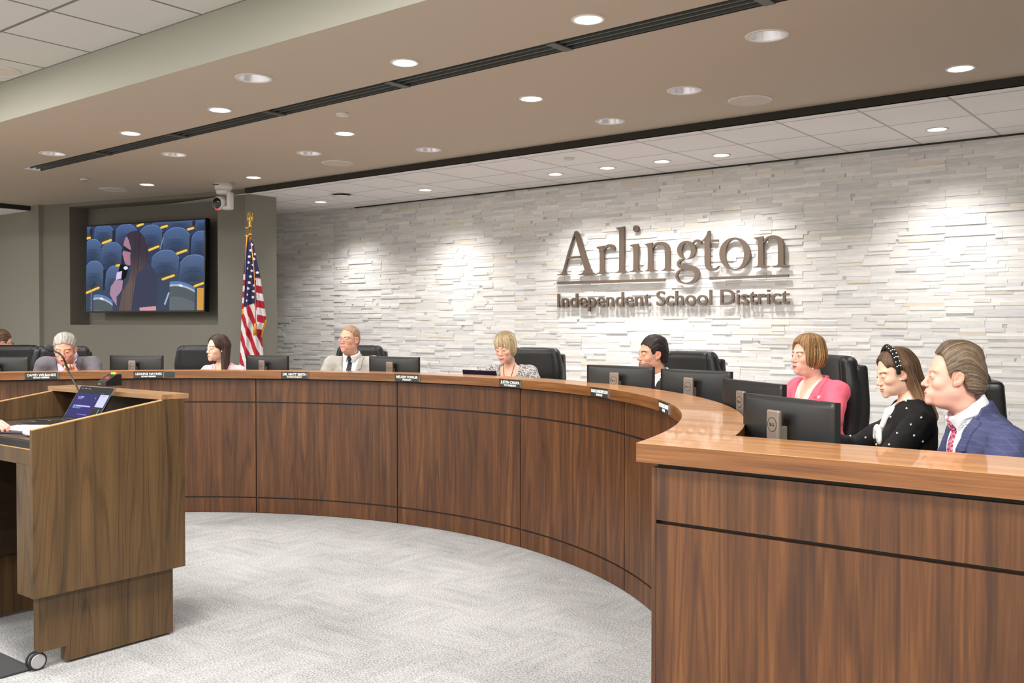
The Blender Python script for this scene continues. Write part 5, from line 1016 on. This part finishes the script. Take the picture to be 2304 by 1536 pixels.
# timer box on the shelf
tb = empty('speech_timer', tuple(at_z(247, 867, 1.2525)), math.radians(6), 'black wedge-shaped timer box with coloured lights on the lectern shelf', 'timer')
bm = bmesh.new(); P_ = [(-.09, 0), (.08, 0), (.08, .085), (.03, .085), (-.09, .03)]; a = [bm.verts.new((-.07, y, z)) for y, z in P_]; b = [bm.verts.new((.07, y, z)) for y, z in P_]; bm.faces.new(a); bm.faces.new(b[::-1])
for i in range(5): bm.faces.new((a[i], a[(i+1) % 5], b[(i+1) % 5], b[i]))
bm_obj('case', bm, 'plastic', tb)
for nm, x, m in (('green_light', -.035, 'green'), ('amber_light', .0, 'amber'), ('red_light', .032, 'red')):
    bm = bmesh.new(); lathe(bm, [(.013, 0), (.012, .008), (.007, .013), (.0005, .015)], 16, Matrix.Translation((x, .052, .085))); bm_obj(nm, bm, m, tb, smooth=True)
Mf = Matrix.Translation((0, -.03, .0575))@Matrix.Rotation(math.atan2(.055, .12), 4, 'X'); bm = bmesh.new(); bbox(bm, (-.015, -.012, .001), (.03, .016, .003), .001, Mf); bm_obj('red_display', bm, 'red', tb)
bm = bmesh.new(); bbox(bm, (-.045, -.0915, .010), (-.012, -.09, .019)); bm_obj('label_strip', bm, 'plateedge', tb)
tb.scale = (.60, .62, .78)
mc = empty('gooseneck_microphone', tuple(at_Y(200, 928, 2.82).xy)+(1.078,), 0, 'black gooseneck microphone bending left over the lectern', 'microphone')
tp = at_Y(103, 779, 2.66)-mc.location; md = at_Y(140, 801, 2.70)-mc.location; m2 = at_Y(154, 835, 2.73)-mc.location
gp = [(0, 0, 0), tuple((at_Y(177, 878, 2.72)-mc.location)*.5), tuple(at_Y(177, 878, 2.72)-mc.location), tuple(m2), tuple(md), tuple(md*.35+tp*.65)]
tube_obj('gooseneck', [tuple(q) for q in cr_([np.array(p) for p in gp], 6)], .0055, MAT['cable'], mc, 8); tube_obj('microphone_head', [tuple(md*.45+tp*.55), tuple(md*.3+tp*.7), tuple(md*.08+tp*.92), tuple(tp)], [.009, .018, .019, .012], MAT['rubber'], mc, 12)
bm = bmesh.new(); lathe(bm, [(.035, 0), (.035, .012), (.012, .02), (.0005, .02)], 20); bm_obj('base', bm, 'plastic', mc)
pf = boxo('folder', (-.16, -.12, 0), (.16, .12, .008), 'darkpaper', None, .001, loc=(-4.83, 2.27, 1.0785), rz=.5); tag(pf, 'dark folder under the white papers on the lectern', 'folder')
bm = bmesh.new()
for k in range(4): bbox(bm, (-.15, -.115, k*.0018), (.15, .115, k*.0018+.0012), 0, Matrix.Rotation(.05*k, 4, 'Z'))
pg = bm_obj('paper_stack', bm, 'paper', loc=(-4.86, 2.31, 1.0868), rz=.5); tag(pg, 'white printed papers lying on the dark folder on the lectern', 'paper')
v, f = polygonise(lambda P: ell(P, (0, 0, .015), (.055, .035, .018))+.006*wav(P, 90, 1.), (-.075, -.055, -.01), (.075, .055, .05), .004); o = child('crumpled_tissue', v, f, MAT['paper'], None); o.location = (-4.60, 2.175, 1.083); tag(o, 'crumpled white tissue beside the papers at the lectern edge', 'tissue')
pts = [(-.0+.10*math.cos(a)*(1-.02*a), .05*math.sin(a), .006+.003*math.sin(3*a)) for a in np.linspace(0, 4*PI, 60)]; o = tube_obj('cable', pts, .004, MAT['cable'], None, 6); o.location = (-5.20, 2.52, 1.079); tag(o, 'coiled black cable lying beside the laptop', 'cable')
# ------------------------------------------------------------------ people
from mathutils.bvhtree import BVHTree
def hit(ob, px, py):
    me = ob.data; t = BVHTree.FromPolygons([v.co for v in me.vertices], [tuple(p.vertices) for p in me.polygons]); base = ob.matrix_basis.translation+(ob.parent.location if ob.parent else Vector((0, 0, 0)))
    d = ray(px, py).normalized(); r_ = t.ray_cast(Vector((0, 0, CH))-base, d); return r_[0], r_[1]
def kid(ob, name):
    for c in ob.children:
        if c.name.split('.')[0] == name: return c
def bead(name, ob, garment, px, py, r, m, flat=1.):
    g_ = ob if garment == 'person' else kid(ob, garment)
    if g_ is None: return
    p, n = hit(g_, px, py)
    if p is None: return
    n = -n if n.dot(ray(px, py)) > 0 else n
    bm = bmesh.new(); bmesh.ops.create_uvsphere(bm, u_segments=12, v_segments=8, radius=r); q = n.to_track_quat('Z', 'Y').to_matrix().to_4x4()
    bmesh.ops.transform(bm, matrix=Matrix.Translation(p+n*r*.4*flat)@q@Matrix.Diagonal((1, 1, flat, 1)), verts=bm.verts); bm_obj(name, bm, m, ob, smooth=True)
SK = (228, 176, 152)
def P_(px, py, d): return tuple(at_d(px, py, d))
# man at far left, grey hair
g1 = dict(label='man with short grey hair in a grey jacket and pink shirt, fist near his chin', nk=(0, -.070, -.060), pos=P_(146, 785, 8.55), face=-38, body=-40, nod=16, lean=14, hscale=1.06, skin=(228, 168, 142), browcol=(120, 100, 88), hair='short', line=.072, top=.22, groove=.0012, hcol=((116, 112, 105), (190, 187, 180)), w=1.04, fat=.5, jaw=1.08, eye=.0030, flush=.35, hres=.0034, hairres=.004, cres=.008, bres=.013, build=1.1, sh=.20,
    outer=dict(name='jacket', mat='jacket_grey'), lapel=1, shirt=dict(mat='shirt_pink', open=.045, gap=.03, gapk=.5), vtop=.095, vbot=.16,
    arms=[((-.28, .24, .28), (-.12, .36, .41)), ((.29, .14, .26), (.16, .40, .27))], hands=[dict(curl=1.25, dir=(.35, .05, .6), up=(-.2, -1, .2)), dict(curl=.6)], handres=.004)
o1 = make_person(g1)
I = g1['_']; tube_obj('lanyard', [tuple(project_front(g1, x, g1['nz']+z, .016)) for x, z in ((-.050, .02), (-.046, -.02), (-.030, -.06), (0, -.085), (.030, -.06), (.046, -.02), (.050, .02))], .0028, MAT['cord'], o1, 6)
# woman in pink
g2 = dict(label='woman with long straight dark brown hair in a pink top, looking left', pos=P_(490, 783, 8.95), face=-92, body=-58, nod=2, lean=8, skin=(240, 200, 176), browcol=(70, 48, 40), hair='long', ends=[(.080, -.01, -.22), (.090, -.03, -.24)], fr=.100, fz=-.004, fx=.066, hcol=((40, 26, 22), (74, 52, 44)), w=.94, jaw=.88, neck=.045, flush=.3, lip=(204, 120, 112), hres=.0034, hairres=.0045, cres=.008, bres=.013, build=.86, sh=.155, female=1,
    outer=dict(name='blouse', mat='top_pink', off=.010, neck=.070, nz0=-.01), vtop=.085, vbot=.34)
o2 = make_person(g2); tube_obj('necklace', [tuple(project_front(g2, x, g2['nz']+z, .006)) for x, z in ((-.045, .0), (-.03, -.05), (0, -.085), (.03, -.05), (.045, 0))], .0015, MAT['cord'], o2, 5)
bead('pendant', o2, 'blouse', 487, 826, .010, 'logo', .5)
# man with glasses
g3 = dict(label='smiling man with shaved hair and glasses in a light grey suit and black tie', pos=P_(786, 764, 8.9), face=-79, body=-62, nod=-3, lean=6, hscale=1.02, skin=(234, 180, 154), browcol=(140, 104, 76), hair='buzz', line=.088, temple=.02, hcol=((146, 116, 92), (176, 144, 116)), w=1.02, jaw=1.08, fat=.6, smile=1., teeth=1, flush=.8, hres=.0034, hairres=.004, cres=.007, bres=.013, build=1.15, sh=.20,
    outer=dict(name='jacket', mat='suit_light'), lapel=1, shirt=dict(mat='white'), tie='tie_black', vtop=.085, vbot=.12)
o3 = make_person(g3); glasses(g3, MAT['frame'], MAT['glass']); bead('lapel_pin', o3, 'lapel', 755, 819, .011, 'trimw', .4)
# blonde woman
g4 = dict(label='smiling woman with a blonde bob in a grey tweed jacket, looking down', pos=P_(1137, 783, 7.95), fo=.060, face=-78, body=-74, nod=12, tilt=4, lean=12, skin=(244, 194, 172), browcol=(150, 120, 96), hair='bob', len=-.088, bang=-.052, face_=1, hcol=((138, 116, 84), (226, 206, 164)), roots=1, w=.95, jaw=.88, neck=.046, smile=1., flush=.5, eye=.0016, eyedrop=.002, lash=.0016, lip=(206, 112, 124), hres=.003, hairres=.004, cres=.007, bres=.013, build=.92, sh=.165, female=1,
    outer=dict(name='jacket', mat='tweed', neck=.078, nz0=-.02), vtop=.095, vbot=.27)
o4 = make_person(g4); tube_obj('necklace_cord', [tuple(project_front(g4, x, g4['nz']+z, .005)) for x, z in ((-.05, .02), (-.040, -.04), (-.02, -.12), (.02, -.12), (.040, -.04), (.05, .02))], .0022, MAT['cord'], o4, 5)
tube_obj('silver_pendant', [tuple(project_front(g4, x, g4['nz']+z, .018)) for x, z in ((-.035, -.125), (-.02, -.145), (0, -.15), (.02, -.145), (.035, -.125))], .006, MAT['silver'], o4, 8)
# bearded man behind the monitor
g5 = dict(label='man with dark hair and trimmed beard in a charcoal suit, half hidden by a monitor', pos=P_(1468, 797, 6.85), face=-124, body=-112, nod=0, lean=8, skin=(232, 176, 148), browcol=(44, 30, 26), browt=1.3, hair='side', line=.074, top=.25, hcol=((26, 20, 20), (52, 42, 40)), beard=(90, 70, 62), w=1., jaw=1.04, fat=.3, flush=.7, hres=.003, hairres=.0035, cres=.007, bres=.013, build=1.06, sh=.19,
    outer=dict(name='jacket', mat='suit_dark'), lapel=1, shirt=dict(mat='white'), vtop=.09, vbot=.14)
o5 = make_person(g5); bead('lapel_pin', o5, 'lapel', 1478, 859, .009, 'silver', .5); bead('lapel_pin', o5, 'lapel', 1483, 855, .008, 'trimw', .5); bead('lapel_pin', o5, 'jacket', 1478, 859, .009, 'silver', .5)
# woman in coral
g6 = dict(label='woman with a brown bob in a coral pink blazer, looking left', pos=P_(1817, 799, 5.9), face=-122, body=-122, nod=1, lean=6, hscale=.97, skin=(246, 196, 174), browcol=(110, 76, 54), hair='bob', len=-.125, puff=2.2, bang=.0, fo=.068, hcol=((72, 46, 28), (182, 140, 90)), w=.99, jaw=.96, fat=.6, neck=.050, smile=.5, flush=.8, lip=(206, 110, 106), hres=.0026, hairres=.0032, cres=.006, bres=.012, build=1.08, sh=.18, female=1,
    outer=dict(name='blazer', mat='pink'), lapel=1, lapw=1.1, shirt=dict(name='blouse', mat='blouse', collar=0, open=.06), vtop=.10, vbot=.14)
o6 = make_person(g6); bead('badge', o6, 'lapel', 1842, 893, .014, 'trimw', .7); bead('earring', o6, 'person', 1828, 828, .006, 'pearl')
# woman in black with pearls
g7 = dict(swept_back=1, label='woman in a black pearl-dotted cardigan, white bow and pearl headband, looking down', hscale=.88, pos=P_(2016, 838, 4.45), face=-138, body=-157, nod=15, lean=0, skin=(246, 200, 174), browcol=(92, 64, 48), hair='long', ends=[(.078, -.075, -.25), (.078, -.075, -.25)], earout=1, fr=.096, fz=-.002, fx=.068, hcol=((58, 40, 32), (150, 116, 84)), tips=1, w=.95, jaw=.88, neck=.046, smile=1., teeth=1, eye=.0020, eyedrop=.0015, lash=.0018, flush=.5, lip=(196, 96, 96), hres=.0024, hairres=.003, cres=.0055, bres=.011, build=.98, sh=.17, female=1.6, drop=.03,
    outer=dict(name='cardigan', mat='knit', off=.012, neck=.070, nz0=-.01, folds=.007), vtop=.05, vbot=.32, arms=[((-.28, .16, .22), (-.12, .44, .30)), ((.27, .22, .24), (.10, .48, .33))], handres=.004)
o7 = make_person(g7); I = g7['_']; nz7 = g7['nz']
def front7(x, z, off): k = torso_field(np.array([[x, y_, z] for y_ in np.linspace(.3, 0, 150)], dtype=f32), g7)-off; return float(np.linspace(.3, 0, 150)[int(np.argmax(k < 0))])
def bow(P):
    Q = I['sp'](P); A = Q.copy(); A[:, 0] = np.abs(A[:, 0]); kz = nz7-.135; ky = front7(0, kz, .02)
    d = cap(A, (.055, .01, nz7+.015), (.048, front7(.045, nz7-.05, .012), nz7-.05), .012, .013); d = smin(d, cap(A, (.048, front7(.045, nz7-.05, .012), nz7-.05), (.004, ky, kz), .014, .013), .01)
    d = smin(d, ell(Q, (0, ky+.008, kz), (.016, .014, .017)), .006); L = A.copy(); L[:, 2] += .35*A[:, 0]; d = smin(d, smax(ell(L, (.060, ky+.012, kz+.002), (.056, .018, .038)), -ell(L, (.064, ky+.030, kz), (.032, .012, .020)), .004), .006)
    t = cap(A, (.006, ky+.004, kz-.01), (.026, ky+.002, kz-.13), .011, .015); return smin(d, t, .005)
I['add']('bow', bow, (-.16, -.02, .1), (.16, .34, I['L']+.05), .0045, MAT['bow'])
hb = [(math.cos(a)*.088*.95, .022-.010*math.sin(a), .030+.108*math.sin(a)) for a in np.linspace(-.25, PI+.25, 30)]; hbt = tube_obj('headband', I['hp'](hb), [.010+.006*math.sin(max(0, min(PI, a)))**2 for a in np.linspace(-.25, PI+.25, 30)], MAT['knit'], o7, 10)
v, f = polygonise(lambda P: smin(ell(P, (0, .014, .144), (.020, .017, .015)), ell(P, (0, .028, .138), (.012, .016, .012)), .008), (-.05, -.03, .11), (.05, .06, .17), .003); child('headband_knot', I['hp'](v), f, MAT['knit'], o7)
for k, a in enumerate(np.linspace(.15, PI-.15, 15)):
    for s_ in (-1, 0, 1):
        if (k+s_) % 2 and s_ == 0: continue
        q = np.array([math.cos(a)*.104*.95, .022-.010*math.sin(a)+s_*.010, .030+(.122)*math.sin(a)-abs(s_)*.003]); q2 = I['hp']([q])[0]; bm = bmesh.new(); bmesh.ops.create_icosphere(bm, subdivisions=2, radius=.0032); bmesh.ops.translate(bm, verts=bm.verts, vec=q2); bm_obj('pearl', bm, 'pearl', hbt, smooth=True)
for px, py in [(1998, 896.4), (2038.6, 902), (2040.6, 919), (2073, 939.4), (2004.9, 937.8), (1976, 927.3), (1985, 968.7), (2019, 974.7), (2056.4, 979.6), (2075.5, 992.3), (1913, 981), (1948, 984), (1973, 999.3), (2001, 1000.3), (2050, 955), (1960, 950)]: bead('pearl', o7, 'cardigan', px, py, .0050, 'pearl')
bead('earring', o7, 'person', 2026.5, 853, .006, 'pearl')
# man in blue
g8 = dict(label='man with swept-back brown grey hair in a blue checked blazer, seen in profile', pos=P_(2144, 846, 3.80), drop=.065, face=-156, body=-147, nod=1, lean=22, hscale=.97, skin=(242, 186, 166), browcol=(176, 146, 124), hair='swept', line=.092, temple=.03, top=.30, groove=.0008, hcol=((70, 56, 44), (138, 120, 98)), grey=.45, w=1.03, fat=.8, jaw=1.12, nose=.003, chin=.012, flush=.7, lip=(206, 130, 122), eye=.0030, hres=.0021, hairres=.0022, cres=.005, bres=.011, build=1.2, sh=.195, neck=.051, nkr=.072,
    outer=dict(name='blazer', mat='blue', folds=.009), lapel=1, shirt=dict(mat='white'), tie='tie_pink', vtop=.09, vbot=.10, arms=[((-.28, .20, .20), (-.16, .46, .27)), ((.29, .20, .20), (.16, .46, .27))], handres=.005)
o8 = make_person(g8); bead('lapel_pin', o8, 'lapel', 2139, 949, .006, 'silver', .4)
# head and shoulders beyond the left edge chairs
g9 = dict(label='person at the far left edge facing away, brown hair and dark glasses temple', pos=P_(4, 772, 9.9), face=75, body=80, nod=5, lean=6, skin=(232, 180, 156), browcol=(70, 50, 40), hair='side', line=.072, top=.3, groove=.0028, hcol=((58, 42, 32), (120, 92, 66)), w=1., hres=.004, hairres=.0045, cres=.010, bres=.014, outer=dict(name='jacket', mat='suit_dark'), vtop=.05, vbot=.3)
o9 = make_person(g9); glasses(g9, MAT['black'], MAT['glass'])
# speaker at the lectern: only a hand reaches into the picture
g10 = dict(label='person standing behind the lectern in dark clothes, only a hand in the picture', pos=(-5.24, 1.66, 1.60), face=80, body=88, nod=14, lean=8, stand=.95, skin=(222, 160, 146), browcol=(60, 44, 38), hair='long', hcol=((50, 36, 30), (90, 66, 50)), w=.95, jaw=.9, neck=.046, hres=.004, hairres=.005, cres=.010, bres=.014, build=.9, sh=.165, female=1, outer=dict(name='jacket', mat='suit_dark', cut=.86), vtop=.05, vbot=.32, handres=.0035)
wr = Vector(at_z(-22, 950, 1.125)); nk = np.array(g10['pos']); hipy = 1.66-.14; loc = np.array([wr.x+5.24, wr.y-hipy-.02, wr.z-.95])
g10['arms'] = [((-.26, .16, .16), (-.12, .40, .155)), ((.27, .10, .16), tuple(loc))]; g10['hands'] = [dict(curl=.5), dict(curl=.75, dir=(.9, .45, -.05), up=(.15, -.15, 1))]
o10 = make_person(g10)
# ------------------------------------------------------------------ chairs behind the desk: pixel column and distance of the backrest, heading
def chair_at(px, d, face, label): p = at_d(px, 760, d); a = math.radians(face); put_chair(p.x+.34*math.cos(a), p.y+.34*math.sin(a), face, label)
chair_at(140, 9.08, -34, 'black chair behind the grey-haired man'); chair_at(30, 9.6, -26, 'empty black chair left of the grey-haired man, taller of the two at the edge'); chair_at(-75, 8.85, -14, 'empty black chair cut off by the left edge of the photograph')
chair_at(452, 9.5, -62, 'black chair behind the woman in pink'); chair_at(812, 9.45, -68, 'black chair behind the man in the light grey suit'); chair_at(1206, 8.45, -82, 'black chair behind the blonde woman in tweed')
chair_at(1556, 7.25, -100, 'black chair with low rounded back right of the bearded man'); put_chair(-2.42, 5.95, -138, 'black chair behind the woman in coral'); put_chair(-1.37, 4.63, -158, 'black chair of the woman in the pearl cardigan, showing behind the man in blue'); put_chair(-.68, 4.24, -147, 'black chair at the right edge that the man in blue sits on')
